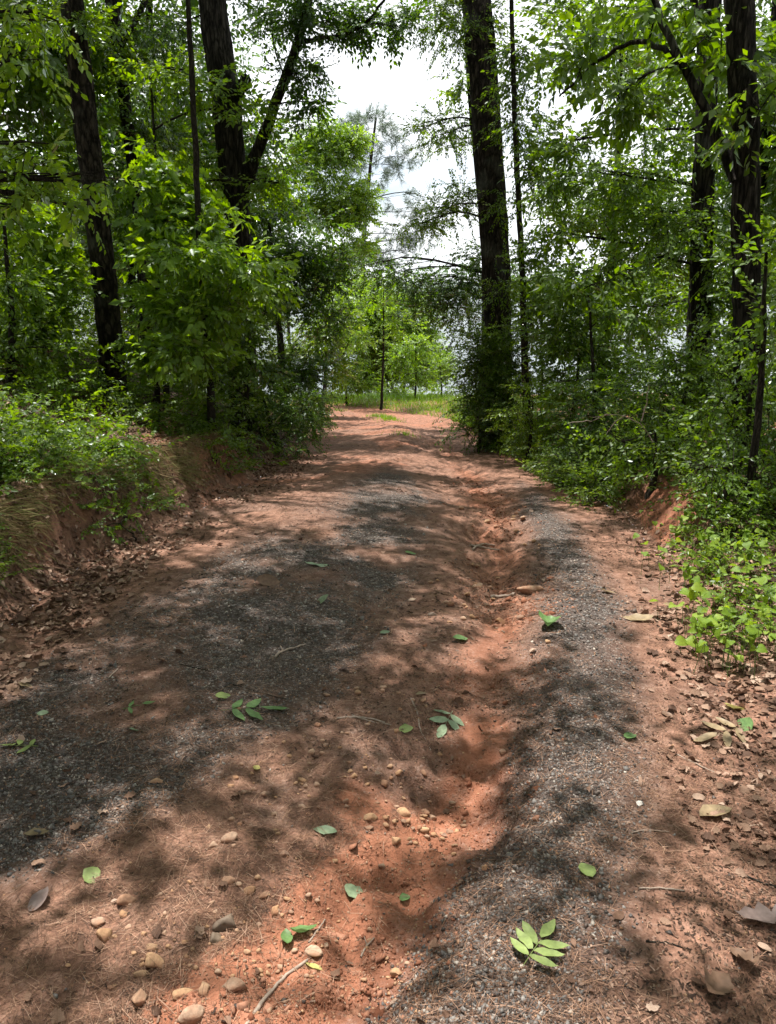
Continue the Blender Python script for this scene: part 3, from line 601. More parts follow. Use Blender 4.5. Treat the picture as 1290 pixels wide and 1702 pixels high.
stand('young_oak', 'dense dark young tree overhanging the left road edge', 470, 14., [(500, 400, 60, 70), (450, 480, 65, 70), (520, 500, 55, 60), (470, 590, 65, 60), (520, 610, 40, 50), (440, 370, 50, 50), (545, 440, 40, 45)], M['leaf_dark'], scale=1.0, dens=1.1, kind='alt', r0=.07)
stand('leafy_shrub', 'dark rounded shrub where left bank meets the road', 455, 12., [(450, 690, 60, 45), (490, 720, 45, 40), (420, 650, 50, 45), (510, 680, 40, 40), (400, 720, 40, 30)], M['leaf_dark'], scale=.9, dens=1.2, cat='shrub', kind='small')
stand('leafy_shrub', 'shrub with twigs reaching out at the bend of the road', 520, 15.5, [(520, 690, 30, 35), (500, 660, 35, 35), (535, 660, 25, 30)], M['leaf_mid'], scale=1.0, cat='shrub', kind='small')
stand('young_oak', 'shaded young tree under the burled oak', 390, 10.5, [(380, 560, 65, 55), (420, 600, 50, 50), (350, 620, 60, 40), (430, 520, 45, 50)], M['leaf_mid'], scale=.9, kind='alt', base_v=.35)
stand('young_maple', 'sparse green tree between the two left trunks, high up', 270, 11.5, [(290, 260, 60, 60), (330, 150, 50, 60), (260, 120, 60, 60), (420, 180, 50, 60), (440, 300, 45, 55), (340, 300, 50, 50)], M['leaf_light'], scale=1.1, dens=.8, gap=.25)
# centre, beyond the bend
for i, (lab, px, d, bl, mt, dn) in enumerate([
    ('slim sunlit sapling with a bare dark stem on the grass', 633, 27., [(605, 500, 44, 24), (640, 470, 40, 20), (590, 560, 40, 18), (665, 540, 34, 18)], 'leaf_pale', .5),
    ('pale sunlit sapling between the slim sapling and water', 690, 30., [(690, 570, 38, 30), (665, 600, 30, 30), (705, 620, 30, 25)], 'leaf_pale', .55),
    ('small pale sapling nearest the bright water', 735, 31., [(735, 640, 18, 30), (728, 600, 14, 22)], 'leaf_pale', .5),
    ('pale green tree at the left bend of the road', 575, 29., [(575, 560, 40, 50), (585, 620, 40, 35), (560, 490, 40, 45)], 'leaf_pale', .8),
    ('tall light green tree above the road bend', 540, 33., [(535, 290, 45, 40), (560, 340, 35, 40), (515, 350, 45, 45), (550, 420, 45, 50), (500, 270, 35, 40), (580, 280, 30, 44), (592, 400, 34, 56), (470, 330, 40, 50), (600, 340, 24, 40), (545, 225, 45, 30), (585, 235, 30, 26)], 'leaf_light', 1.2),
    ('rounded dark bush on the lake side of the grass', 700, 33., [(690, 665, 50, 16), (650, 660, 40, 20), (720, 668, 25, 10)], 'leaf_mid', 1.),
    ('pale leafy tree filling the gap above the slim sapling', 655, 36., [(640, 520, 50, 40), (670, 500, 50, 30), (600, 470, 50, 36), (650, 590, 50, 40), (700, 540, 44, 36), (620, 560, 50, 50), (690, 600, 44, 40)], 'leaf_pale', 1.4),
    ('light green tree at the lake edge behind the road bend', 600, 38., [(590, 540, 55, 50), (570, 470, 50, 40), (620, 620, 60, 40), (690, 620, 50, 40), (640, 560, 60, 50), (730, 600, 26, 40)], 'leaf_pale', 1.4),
    ('shaded tree left of the road bend', 530, 24., [(545, 610, 30, 40), (525, 560, 40, 45), (550, 520, 30, 40)], 'leaf_mid', 1.)]):
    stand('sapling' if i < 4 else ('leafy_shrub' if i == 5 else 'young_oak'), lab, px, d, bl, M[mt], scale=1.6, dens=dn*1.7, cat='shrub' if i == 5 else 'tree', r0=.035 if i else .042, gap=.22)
tr = [P(596, 520, 44), P(604, 400, 44), P(616, 270, 44), P(625, 195, 44)]; tr[0][2] = -5.5
grow('pine_tree', 'tall sparse glare-greyed pine standing against the white sky', 'tree', tr, [.17, .15, .11, .06], [(*px_blob(a, b, 44, ra, rb), dn) for a, b, ra, rb, dn in [(610, 215, 45, 28, 1.4), (580, 240, 30, 22, .8), (640, 240, 35, 26, .9), (655, 275, 25, 16, .7), (625, 290, 40, 20, .5), (650, 330, 36, 16, .6), (690, 350, 28, 14, .6), (670, 390, 40, 18, .6), (640, 420, 45, 24, .7), (690, 415, 20, 16, .6), (595, 330, 25, 25, .5), (600, 390, 30, 30, .6), (570, 215, 26, 18, .9), (672, 262, 20, 14, .8), (590, 270, 26, 18, .7), (700, 395, 24, 14, .8), (715, 330, 18, 10, .5), (560, 300, 20, 20, .5)]], M['glare_pine'], M['bark_pine'], kind='pine', scale=2.3, dens=1.3, gap=.36, tmpl=(NEEDLE[0]*[1.8, 1, 1], NEEDLE[1]))
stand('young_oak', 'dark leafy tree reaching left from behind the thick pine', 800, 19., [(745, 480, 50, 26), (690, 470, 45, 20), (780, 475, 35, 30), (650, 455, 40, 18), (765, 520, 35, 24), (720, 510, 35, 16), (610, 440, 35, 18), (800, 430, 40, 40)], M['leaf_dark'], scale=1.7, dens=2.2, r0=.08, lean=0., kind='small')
# right side shrubs
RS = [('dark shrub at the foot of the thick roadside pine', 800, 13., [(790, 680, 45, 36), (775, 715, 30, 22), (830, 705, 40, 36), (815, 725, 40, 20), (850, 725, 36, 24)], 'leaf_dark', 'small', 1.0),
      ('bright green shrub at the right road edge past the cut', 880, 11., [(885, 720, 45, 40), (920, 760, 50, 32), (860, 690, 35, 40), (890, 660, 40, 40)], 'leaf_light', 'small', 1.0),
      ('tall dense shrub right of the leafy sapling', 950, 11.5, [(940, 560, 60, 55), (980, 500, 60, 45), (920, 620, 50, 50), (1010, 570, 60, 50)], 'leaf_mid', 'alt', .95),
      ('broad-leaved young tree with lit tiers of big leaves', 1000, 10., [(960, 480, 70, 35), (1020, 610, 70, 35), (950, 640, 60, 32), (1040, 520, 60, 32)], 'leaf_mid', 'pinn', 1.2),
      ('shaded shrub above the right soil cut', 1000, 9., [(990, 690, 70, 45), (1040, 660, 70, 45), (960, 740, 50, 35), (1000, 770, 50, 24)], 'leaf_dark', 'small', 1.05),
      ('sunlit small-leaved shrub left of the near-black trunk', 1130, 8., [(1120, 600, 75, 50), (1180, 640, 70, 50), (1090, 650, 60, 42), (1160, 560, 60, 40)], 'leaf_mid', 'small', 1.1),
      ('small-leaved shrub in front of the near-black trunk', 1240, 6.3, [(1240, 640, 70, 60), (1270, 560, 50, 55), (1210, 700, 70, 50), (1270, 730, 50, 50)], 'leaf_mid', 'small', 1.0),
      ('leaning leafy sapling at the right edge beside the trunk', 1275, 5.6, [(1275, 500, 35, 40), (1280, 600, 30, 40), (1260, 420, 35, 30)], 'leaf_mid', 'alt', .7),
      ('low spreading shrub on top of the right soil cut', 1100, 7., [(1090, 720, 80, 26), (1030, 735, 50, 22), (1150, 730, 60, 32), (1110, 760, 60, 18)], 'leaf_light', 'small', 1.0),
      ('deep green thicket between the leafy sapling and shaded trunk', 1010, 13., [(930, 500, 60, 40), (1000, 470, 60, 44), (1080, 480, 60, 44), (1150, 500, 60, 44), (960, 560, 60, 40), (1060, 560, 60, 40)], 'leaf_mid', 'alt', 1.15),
      ('dark thicket beside the leafy sapling near the pine', 905, 15., [(890, 470, 50, 40), (945, 500, 50, 40), (900, 560, 50, 36), (880, 520, 40, 40)], 'leaf_mid', 'alt', 1.3),
      ('dark thicket behind the near-black trunk', 1230, 11., [(1200, 500, 60, 50), (1260, 470, 50, 50), (1240, 560, 60, 44)], 'leaf_mid', 'alt', 1.1),
      ('dark low shrub behind the vines at the right edge', 1220, 5.6, [(1220, 770, 70, 36), (1270, 790, 50, 36), (1160, 780, 50, 26)], 'leaf_mid', 'small', .95)]
for lab, px, d, bl, mt, kd, scl in RS:
    stand('young_oak' if kd in ('pinn', 'alt') else 'leafy_shrub', lab, px, d, bl, M[mt], kind=kd, scale=scl, dens=.95, cat='tree' if kd in ('pinn', 'alt') else 'shrub', gap=.12, r0=.03, tmpl=LEAF6 if d < 8.5 else None, base_v=.45)
# left bank low plants
LS = [('leafy plants hiding the foot of the bank pine', 185, 8., [(185, 650, 50, 24), (215, 680, 50, 20), (140, 660, 46, 22), (250, 700, 40, 18)], 'leaf_mid', 'alt', .7),
      ('scattered seedlings on the leaf-strewn left slope', 120, 6., [(120, 720, 40, 14), (70, 700, 40, 16), (250, 745, 30, 12), (20, 780, 40, 14)], 'leaf_light', 'alt', .6),
      ('low leafy plants at the foot of the bank pine', 200, 7.4, [(190, 620, 60, 26), (240, 640, 50, 26), (140, 610, 50, 28)], 'leaf_light', 'alt', .8),
      ('bright low shrub along the top of the left bank edge', 60, 6.2, [(60, 640, 70, 36), (20, 600, 60, 40), (110, 670, 50, 24), (130, 640, 40, 24)], 'leaf_light', 'alt', .75),
      ('green creeper tuft over the overhanging left bank', 190, 5.8, [(190, 745, 55, 22), (150, 700, 45, 20), (225, 760, 34, 16)], 'leaf_mid', 'alt', .7),
      ('small green plants on the leaf-strewn left slope', 60, 5.4, [(50, 770, 60, 18), (20, 720, 50, 20), (110, 790, 40, 14), (40, 820, 40, 14)], 'leaf_mid', 'alt', .65),
      ('fresh green low shrub right of the bank pine', 310, 8., [(310, 650, 60, 28), (270, 670, 45, 20), (350, 670, 45, 26)], 'leaf_light', 'small', 1.1),
      ('grassy green shrub near the far end of the left bank', 380, 9.5, [(370, 700, 55, 28), (420, 730, 45, 28), (340, 690, 40, 24)], 'leaf_mid', 'small', 1.1),
      ('small sprig of green leaves on the broken bank face', 345, 7.2, [(352, 745, 20, 18)], 'leaf_light', 'alt', .6),
      ('tiny green plant at the foot of the left bank', 200, 5.6, [(205, 860, 26, 12), (170, 880, 20, 10)], 'leaf_mid', 'small', .9)]
for lab, px, d, bl, mt, kd, scl in LS:
    ds = []
    for a_, b_, ra, rb in bl: ds.append(ground(max(a_, -40), b_+rb*.9)[1])
    d0 = float(np.median(ds)); bl2 = [(a_, b_, ra, rb, dd-d0) for (a_, b_, ra, rb), dd in zip(bl, ds)]
    stand('low_shrub', lab, px, d0, bl2, M[mt], kind=kd, scale=scl, dens=.55, cat='shrub', gap=.22, r0=.008, tmpl=LEAF6, base_v=.55)
# ---- forest behind: a few kinds of tree, copied
def copy_tree(src, loc, rz, s, label):
    r_ = src.copy(); C.objects.link(r_); r_.location = loc; r_.rotation_euler = (0, 0, rz); r_.scale = (s, s, s); r_['label'] = label
    for ch in src.children:
        c_ = ch.copy(); C.objects.link(c_); c_.parent = r_
    return r_
protos = []
for kk in range(3):
    h_ = 9.; tr = [np.array([0, 0, -.1]), np.array([.2, .1, 4.]), np.array([.1, -.1, h_])]
    bl = [(np.array([rng.uniform(-1.7, 1.7), rng.uniform(-1.6, 1.6), rng.uniform(1.6, h_)]), (rng.uniform(.9, 1.4), rng.uniform(.9, 1.4), rng.uniform(.7, 1.0))) for _ in range(15)]
    protos.append(grow('forest_tree', 'x', 'tree', tr, [.14, .11, .04], bl, M[['leaf_mid', 'leaf_dark', 'leaf_mid'][kk]], M['bark_oak'], 'trees deep in the wood', 'alt', 1.9, .75, .45, 8, .02, .2, trunk_n=14, twigs=False, flatless=True))
BG = [(-6.5, 13), (-4.6, 17), (-8.5, 17), (-7, 22), (-4.8, 22), (-11, 20), (-9.5, 27), (-13, 26), (-6.5, 29), (-16, 22), (-12, 14), (-9, 10.5), (6.5, 15), (9, 18), (7.5, 10), (10.5, 12), (12.5, 16), (-4.5, 36), (-9, 38), (-14, 34), (9.5, 7), (5.4, 20)]
for i, (x, y) in enumerate(BG):
    side = 'left' if x < 0 else 'right'
    lab = f'broadleaf tree deep in the wood behind the {side} bank'
    z = float(height(x, y)); s = rng.uniform(.85, 1.1)*(.7 if y > 32 else 1)
    if i < 3:
        protos[i].location = (x, y, z); protos[i]['label'] = lab; protos[i].rotation_euler = (0, 0, rng.uniform(0, 6)); o_ = protos[i]
    else: o_ = copy_tree(protos[i % 3], (x, y, z), rng.uniform(0, 6.28), s, lab)
    o_['group'] = f'trees deep in the wood behind the {side} bank'
for x, y in [(-6, 5), (-7, 1), (-5.5, -3), (-8, -7), (-4, -9), (-1, -12), (2.5, -10), (5.5, -6), (6.5, -1), (6, 3), (8.5, -11), (-11, -3), (10, 1)]:  # out-of-view trees, added to darken the ambient light on the near road
    copy_tree(protos[rng.integers(3)], (x, y, float(height(x, y))), rng.uniform(0, 6.28), rng.uniform(.9, 1.2), 'unseen broadleaf tree of the wood around the near road')['group'] = 'unseen trees of the wood around the near road'

# ------------------------------------------------------------------ far bank of the lake and the wire across it
g = Geo(); n = 1500
x = rng.uniform(-420, 420, n); y = 492+rng.random(n)*150; z = LAKE+np.interp(y, [480, 490, 540, 640], [-2, 1.5, 5, 9])+rng.uniform(1, 15, n)+4*vn(x*.03, y*.02, 8)
add_sprays(g, np.stack([x, y, z], -1), rvec(n)*[1, 1, .4], 'alt', 26., .4)
tag(link('treeline', g.mesh('treeline'), M['leaf_dark']), 'low wooded far shore of the lake', 'woods', kind='stuff')
pts = resample([P(520, 404, 75), P(700, 431, 75), P(790, 445, 75), P(980, 470, 75)], 20); g = Geo(); V, T = tube(pts, np.full(20, .022), 4); g.add(V, T)
tag(link('power_line', g.mesh('power_line'), M['bark_thin']), 'thin overhead wire crossing the sky above the lake', 'wire')

# ------------------------------------------------------------------ ground cover
STONE_T = []
def ico(sub):
    t = (1+5**.5)/2; v = [(-1, t, 0), (1, t, 0), (-1, -t, 0), (1, -t, 0), (0, -1, t), (0, 1, t), (0, -1, -t), (0, 1, -t), (t, 0, -1), (t, 0, 1), (-t, 0, -1), (-t, 0, 1)]
    f = [(0, 11, 5), (0, 5, 1), (0, 1, 7), (0, 7, 10), (0, 10, 11), (1, 5, 9), (5, 11, 4), (11, 10, 2), (10, 7, 6), (7, 1, 8), (3, 9, 4), (3, 4, 2), (3, 2, 6), (3, 6, 8), (3, 8, 9), (4, 9, 5), (2, 4, 11), (6, 2, 10), (8, 6, 7), (9, 8, 1)]
    v = [np.array(a)/np.linalg.norm(a) for a in v]
    for _ in range(sub):
        c = {}; nf = []
        def mid(a, b):
            k = (min(a, b), max(a, b))
            if k not in c: q = v[a]+v[b]; v.append(q/np.linalg.norm(q)); c[k] = len(v)-1
            return c[k]
        for a, b, d in f: ab, bd, da = mid(a, b), mid(b, d), mid(d, a); nf += [(a, ab, da), (b, bd, ab), (d, da, bd), (ab, bd, da)]
        f = nf
    return np.array(v), np.array(f)
ICO0, ICO1, ICO2 = ico(0), ico(1), ico(2)
OCT_T = np.array([[0, 2, 4], [2, 1, 4], [1, 3, 4], [3, 0, 4], [2, 0, 5], [1, 2, 5], [3, 1, 5], [0, 3, 5]])
_r = np.random.default_rng(41)
OCT = [np.array([[1, 0, 0], [-1, 0, 0], [0, 1, 0], [0, -1, 0], [0, 0, 1], [0, 0, -1]])*1.25+_r.normal(size=(6, 3))*.33 for _ in range(8)]
def rot_rand(n): return basis(rvec(n), rvec(n))
def on_ground(x, y, up=0.0): return np.stack([x, y, height(x, y)+up], -1)
def near_samples(n, y0, y1, xa=-2.6, xb=3.2, pw=1.0):
    y = y0*np.exp(rng.random(n)**pw*math.log(y1/y0)); w = y*.62+.15; x = rng.uniform(-1, 1, n)*w
    k = (x > xa) & (x < xb); return x[k], y[k]
def gravel_mask(x, y): mm = masks(x, y); return mm['gravel'], mm['clay']
# crushed stone
g = Geo()
for n, y0, y1, szl, szh in ((105000, 1.15, 3.6, .0020, .0066), (42000, 3.6, 9.5, .0045, .0095)):
    x, y = near_samples(n, y0, y1); k = (x > xl(y)) & (x < xr(y)); x, y = x[k], y[k]
    gm, cm = gravel_mask(x, y); k = rng.random(len(x)) < np.clip(gm*1.7-.62, .004, 1)*np.clip(.75+.9*fbm(x, y, 6, 99, 2), .15, 1); x, y = x[k], y[k]
    s = szl+(szh-szl)*rng.random(len(x))**1.8*(1+.9*(rng.random(len(x)) < .05)); R = rot_rand(len(x))*s[:, None, None]*rng.uniform(.55, 1.35, (len(x), 1, 3)); pp = on_ground(x, y, .0005); vv = rng.random(len(x))**1.2
    for w in range(8): g.inst(OCT[w], OCT_T, R[w::8], pp[w::8], vv[w::8])
tag(link('gravel', g.mesh('gravel'), M['gravel']), 'dark crushed gravel spread in two bands along the road', 'gravel', kind='stuff')
# tan grit and small pebbles
g = Geo(); x, y = near_samples(26000, 1.15, 8.); k = (x > xl(y)-.2) & (x < xr(y)+.3); x, y = x[k], y[k]
gm, cm = gravel_mask(x, y); k = rng.random(len(x)) < .10+.35*cm+.45*np.exp(-(((x+.15)/.55)**2+((y-1.9)/.6)**2)); x, y = x[k], y[k]
s = rng.uniform(.0015, .0055, len(x)); g.inst(OCT[1], OCT_T, rot_rand(len(x))*s[:, None, None]*rng.uniform(.6, 1.3, (len(x), 1, 3)), on_ground(x, y, .001), rng.random(len(x)))
tag(link('grit', g.mesh('grit'), M['stone']), 'fine tan grit strewn over the red dirt', 'gravel', kind='stuff')
# pine straw
NB = (np.array([[-.5, 0, 0], [.5, 0, 0], [-.45, .5, .06], [.45, .5, .06], [0, 1, 0]]), np.array([[0, 1, 3], [0, 3, 2], [2, 3, 4]]))
g = Geo()
for n, y0, y1, wd in ((98000, 1.15, 3.6, .0010), (70000, 3.6, 12., .0019)):
    x, y = near_samples(n, y0, y1, -2.9, 3.6); gm, cm = gravel_mask(x, y)
    den = (1.05-.52*gm-.85*sst(.4, .85, cm))*np.clip(.6+1.4*fbm(x, y, 2.5, 120, 3), .05, 1.2); k = rng.random(len(x)) < den; x, y = x[k], y[k]; n_ = len(x)
    a = rng.uniform(0, 6.28, n_); dv = np.stack([np.cos(a), np.sin(a), rng.normal(size=n_)*.10], -1); nr = slope_normal(x, y)
    dv = unit(dv-nr*(dv*nr).sum(-1, keepdims=True)+nr*rng.normal(size=(n_, 1))*.07); B = basis(dv, nr+rng.normal(size=(n_, 3))*.3)
    ln = rng.uniform(.02, .085, n_)*np.where(y > 4, 1.4, 1); S = np.stack([np.full(n_, wd)*rng.uniform(.7, 1.4, n_), ln, ln*rng.uniform(-1, 1.2, n_)], -1); g.inst(*NB, B*S[:, None, :], on_ground(x, y, .004), rng.random(n_))
tag(link('pine_straw', g.mesh('pine_straw'), M['straw']), 'brown pine needles strewn across the road', 'needles', kind='stuff')

# bark chips, broken leaf bits
CHIP = (np.array([[-.5, -.5, 0], [.5, -.4, .1], [.45, .5, 0], [-.4, .45, .15]]), np.array([[0, 1, 2], [0, 2, 3]]))
g = Geo()
for n, y0, y1, sz in ((70000, 1.15, 3.6, .007), (46000, 3.6, 14., .013)):
    x, y = near_samples(n, y0, y1, -2.9, 3.6); gm, cm = gravel_mask(x, y); den = (.9-.45*gm-.7*sst(.4, .8, cm))*np.clip(.55+1.8*fbm(x, y, 1.7, 220, 4), .04, 1.2); k = rng.random(len(x)) < den; x, y = x[k], y[k]; n_ = len(x)
    nr = slope_normal(x, y); dv = rvec(n_); dv = unit(dv-nr*(dv*nr).sum(-1, keepdims=True)*.9); B = basis(dv, unit(nr+rng.normal(size=(n_, 3))*.35)); s_ = rng.uniform(.35, 1.3, n_)*sz
    g.inst(*CHIP, B*(np.stack([s_*rng.uniform(.3, .9, n_), s_*rng.uniform(.8, 2.2, n_), s_], -1))[:, None, :], on_ground(x, y, .003), rng.random(n_))
tag(link('bark_crumbs', g.mesh('bark_crumbs'), M['chip']), 'dark bark crumbs and broken leaf bits over the road', 'debris', kind='stuff')

# dead leaves
def dead_tmpl(seed, lobed):
    r = np.random.default_rng(seed); V, T = (LOBE if lobed else OVAL); V = V.copy(); V[:, 0] *= r.uniform(.8, 1.3)
    V[:, 2] = .25*r.uniform(.3, 1.2)*(V[:, 0]**2)*2+r.uniform(-.25, .35)*(V[:, 1]-.5)**2+.06*r.normal(size=len(V)); V[:, 1] -= .5; V[:, 2] -= V[:, 2].min()
    return V, T
DT = [dead_tmpl(300+i, i % 2) for i in range(8)]
def bent(seed):
    r = np.random.default_rng(seed); V = LEAF6[0]*[r.uniform(1., 1.6), 1, 1]; V = V+r.normal(size=V.shape)*[.05, .05, .07]; V[:, 2] += r.uniform(.2, .6)*V[:, 0]**2*3+r.uniform(-.3, .4)*(V[:, 1]-.5)**2; V[:, 1] -= .5; V[:, 2] -= V[:, 2].min(); return V
BT = [bent(400+i) for i in range(8)]
def litter_density(x, y):
    sL = xl(y)-x; sR = x-xr(y); d = np.zeros_like(x)+.016
    d = np.maximum(d, .85*sst(-.75, -.15, sL)); d = np.maximum(d, np.where(sL > .02, np.where(sL < .35, 1.0, .95), 0))
    d = np.maximum(d, .9*sst(-.45, .25, sR)*np.where(y < 7, 1, .6)); d = np.maximum(d, .5*sst(.0, .4, sR))
    return d*np.clip(.65+1.1*fbm(x, y, 1.8, 140, 3), .1, 1.2)
y = 1.2*np.exp(rng.random(52000)*math.log(13/1.2)); x = rng.uniform(-1, 1, len(y))*(y*.62+.3)
y2 = 3.8*np.exp(rng.random(26000)*math.log(12/3.8)); x = np.concatenate([x, xl(y2)-rng.uniform(-.5, 3., len(y2))]); y = np.concatenate([y, y2])
y2 = rng.uniform(1.4, 5., 6000); x = np.concatenate([x, xr(y2)+rng.uniform(-.4, 1.2, len(y2))]); y = np.concatenate([y, y2])
k = rng.random(len(x)) < litter_density(x, y)*.62; x, y = x[k], y[k]
nr = slope_normal(x, y); n_ = len(x); dv = rvec(n_); dv = unit(dv-nr*(dv*nr).sum(-1, keepdims=True)); nn = unit(nr+rng.normal(size=(n_, 3))*.55)
B = basis(dv, nn); s = rng.uniform(.020, .055, n_)*np.where(y < 3, .85, 1.1); p = on_ground(x, y, .006); which = rng.integers(0, 8, n_)
px, py = project(p); seen = (px > 5) & (px < 1285) & (py < 1695); sizepx = s/y*seen
big = np.argsort(-sizepx)[:290]; isbig = np.zeros(n_, bool); isbig[big] = True
dmesh = []
for V, T in DT:
    me = make_mesh('dead_leaf', V, T, {'v': np.zeros(len(V))}, True); me.materials.append(M['dead_one']); dmesh.append(me)
for i in big:
    ob = bpy.data.objects.new('dead_leaf', dmesh[which[i]]); C.objects.link(ob); Mx = np.eye(4); Mx[:3, :3] = B[i]*s[i]; Mx[:3, 3] = p[i]; ob.matrix_world = Matrix(Mx.tolist())
    if x[i] > xr(y[i])-.5: tag(ob, 'small curled brown dead leaf in the litter on the right verge', 'dead leaf', 'dead leaves on the right verge')
    elif x[i] < xl(y[i])+.9: tag(ob, 'small curled brown dead leaf in the litter along the left bank foot', 'dead leaf', 'dead leaves along the left bank')
    else: tag(ob, 'small brown dead leaf lying out on the open road', 'dead leaf', 'dead leaves on the road')
g = Geo()
for w in range(8):
    m_ = (which == w) & ~isbig; g.inst(BT[w], LEAF6[1], (B*s[:, None, None])[m_], p[m_], rng.random(m_.sum()))
tag(link('leaf_litter', g.mesh('leaf_litter'), M['dead']), 'mat of brown dead leaves along both road edges', 'leaf litter', kind='stuff')

# grass: dry tufts hanging off the left bank, green verge beyond the bend, tufts between the tracks
def blades(geo, p, dirs, ln, wd):
    n_ = len(p); B = basis(dirs, rvec(n_)); S = np.stack([wd, ln, ln*rng.uniform(-1.5, 1.5, n_)], -1); geo.inst(*NB, B*S[:, None, :], p, rng.random(n_))
g = Geo(); n = 3200; y = 3.9*np.exp(rng.random(n)*math.log(10/3.9)); s = rng.uniform(.22, .62, n); x = xl(y)-s; k = vn(y*2.2, s*0, 150)+.3*vn(y*6, s*4, 151) > -.05; x, y, s = x[k], y[k], s[k]
dv = np.stack([rng.uniform(-.2, 1.1, len(x)), rng.normal(size=len(x))*.7-.1, rng.uniform(-.9, .9, len(x))], -1); blades(g, on_ground(x, y, 0), dv, rng.uniform(.05, .15, len(x))*(1+1.2*(rng.random(len(x)) < .2)), rng.uniform(.003, .006, len(x)))
for _ in range(60):
    yt = 4.0*math.exp(rng.random()*math.log(9/4.0)); st_ = rng.uniform(.28, .6); nb = int(rng.uniform(40, 90)); yy = yt+rng.normal(size=nb)*.09; xx = xl(yy)-st_+rng.normal(size=nb)*.05
    dv = np.stack([rng.uniform(.3, 1.0, nb), rng.normal(size=nb)*.35+rng.normal()*.2, rng.uniform(-.95, .2, nb)], -1); blades(g, on_ground(xx, yy, .01), dv, rng.uniform(.10, .30, nb), rng.uniform(.0025, .005, nb))
tag(link('bank_grass', g.mesh('bank_grass'), M['drygrass']), 'dry grass hanging over the edge of the left bank', 'grass', kind='stuff')
g = Geo(); n = 26000; y = rng.uniform(19, 37, n); x = xr(y)+rng.uniform(-.15, 6.5, n)*np.where(y < 23, .25, 1); dv = np.stack([rng.normal(size=n)*.35, rng.normal(size=n)*.35, np.ones(n)], -1); blades(g, on_ground(x, y, 0), dv, rng.uniform(.08, .26, n), rng.uniform(.008, .016, n))
n = 2500; y = rng.uniform(15, 27, n); x = xl(y)*.5+xr(y)*.5+rng.normal(size=n)*.16-.05; k = vn(y*.8, 0*y, 160) > -.05; x, y = x[k], y[k]; dv = np.stack([rng.normal(size=len(x))*.5, rng.normal(size=len(x))*.5, np.ones(len(x))], -1); blades(g, on_ground(x, y, 0), dv, rng.uniform(.05, .16, len(x)), rng.uniform(.006, .012, len(x)))
n = 5000; y = rng.uniform(20, 34, n); x = xl(y)-rng.uniform(-.2, 2, n); dv = np.stack([rng.normal(size=n)*.35, rng.normal(size=n)*.35, np.ones(n)], -1); blades(g, on_ground(x, y, 0), dv, rng.uniform(.1, .3, n), rng.uniform(.008, .016, n))
tag(link('grass', g.mesh('grass'), M['grass']), 'sunlit short green grass beside the road bend', 'grass', kind='stuff')
# undergrowth on both banks
g = Geo(); tw = Geo()
def under(n, side, y0, y1, s0, s1, kind, scale, v, up, thr):
    y = y0*np.exp(rng.random(n)*math.log(y1/y0)); s = s0+(s1-s0)*rng.random(n)**1.3; x = (xl(y)-s) if side < 0 else (xr(y)+s)
    k = fbm(x, y, 1.0, 170+side, 3) > thr; x, y = x[k], y[k]; n_ = len(x); d = unit(np.stack([rng.normal(size=n_), rng.normal(size=n_)-.3, rng.uniform(.0, .8, n_)], -1))
    add_sprays(g, on_ground(x, y, 0)+np.stack([0*x, 0*x, rng.random(n_)**1.6*up], -1), d, kind, scale, v, LEAF6 if y1 < 11.5 and side < 0 else None, twigs=tw)
under(2600, -1, 4.2, 11, .6, 4.5, 'alt', .66, .6, .30, .12)
under(1300, -1, 4.0, 10, .12, .7, 'alt', .42, .6, .10, .02)
under(420, 1, 3.5, 5.8, .15, 1.7, 'alt', .48, .75, .14, -.1)
under(1500, 1, 7.2, 16, -.25, .7, 'small', 1.1, .6, .35, -.3)
under(3700, -1, 9, 24, .1, 9, 'alt', 1.0, .5, 1.1, -.15)
under(2000, 1, 5.2, 11, .3, 4.5, 'small', .95, .5, .4, -.1)
under(3600, 1, 8, 24, .0, 8, 'small', 1.3, .45, 1.0, -.2)
tag(link('undergrowth', g.mesh('undergrowth'), M['leaf_mid']), 'low green undergrowth covering the ground on both banks', 'undergrowth', kind='stuff')
tag(link('undergrowth_stems', tw.mesh('undergrowth_stems'), M['bark_thin']), 'fine stems among the low undergrowth', 'undergrowth', kind='stuff')

# ------------------------------------------------------------------ vines at the right edge: every leaf a part
VL = []
for i in range(4):
    r = np.random.default_rng(500+i); V, T = HEART; V = V.copy(); V[:, 0] *= r.uniform(.9, 1.1); V[:, 2] += .03*r.normal(size=len(V)); me = make_mesh('leaf', V, T, {'v': np.full(len(V), .2+.25*i)}, True); me.materials.append(M['vine_leaf']); VL.append(me)
VPOLY = [(1095, 905), (1150, 880), (1225, 865), (1300, 850), (1340, 1120), (1290, 1130), (1240, 1135), (1165, 1120), (1140, 1040), (1180, 990), (1130, 960)]
cents = [(1120, 915, 'leftmost bright vine tuft below the soil cut'), (1165, 905, 'vine of heart-shaped leaves beside the leftmost tuft'), (1215, 890, 'vine in the dim upper row of the vine patch'), (1270, 880, 'vine at the top right corner of the vine patch'), (1150, 955, 'lime-lit vine bordering the road litter'), (1205, 945, 'brightest sunlit vine in the middle of the patch'), (1260, 945, 'sunlit vine right of the brightest one'), (1215, 1000, 'vine trailing down below the brightest one'), (1275, 1010, 'vine at the right edge halfway down the patch'), (1170, 1065, 'lower vine with deep green leaves nearest the road'), (1215, 1090, 'lowest vine with large drooping leaves at the verge'), (1275, 1085, 'vine at the right edge at the patch bottom')]
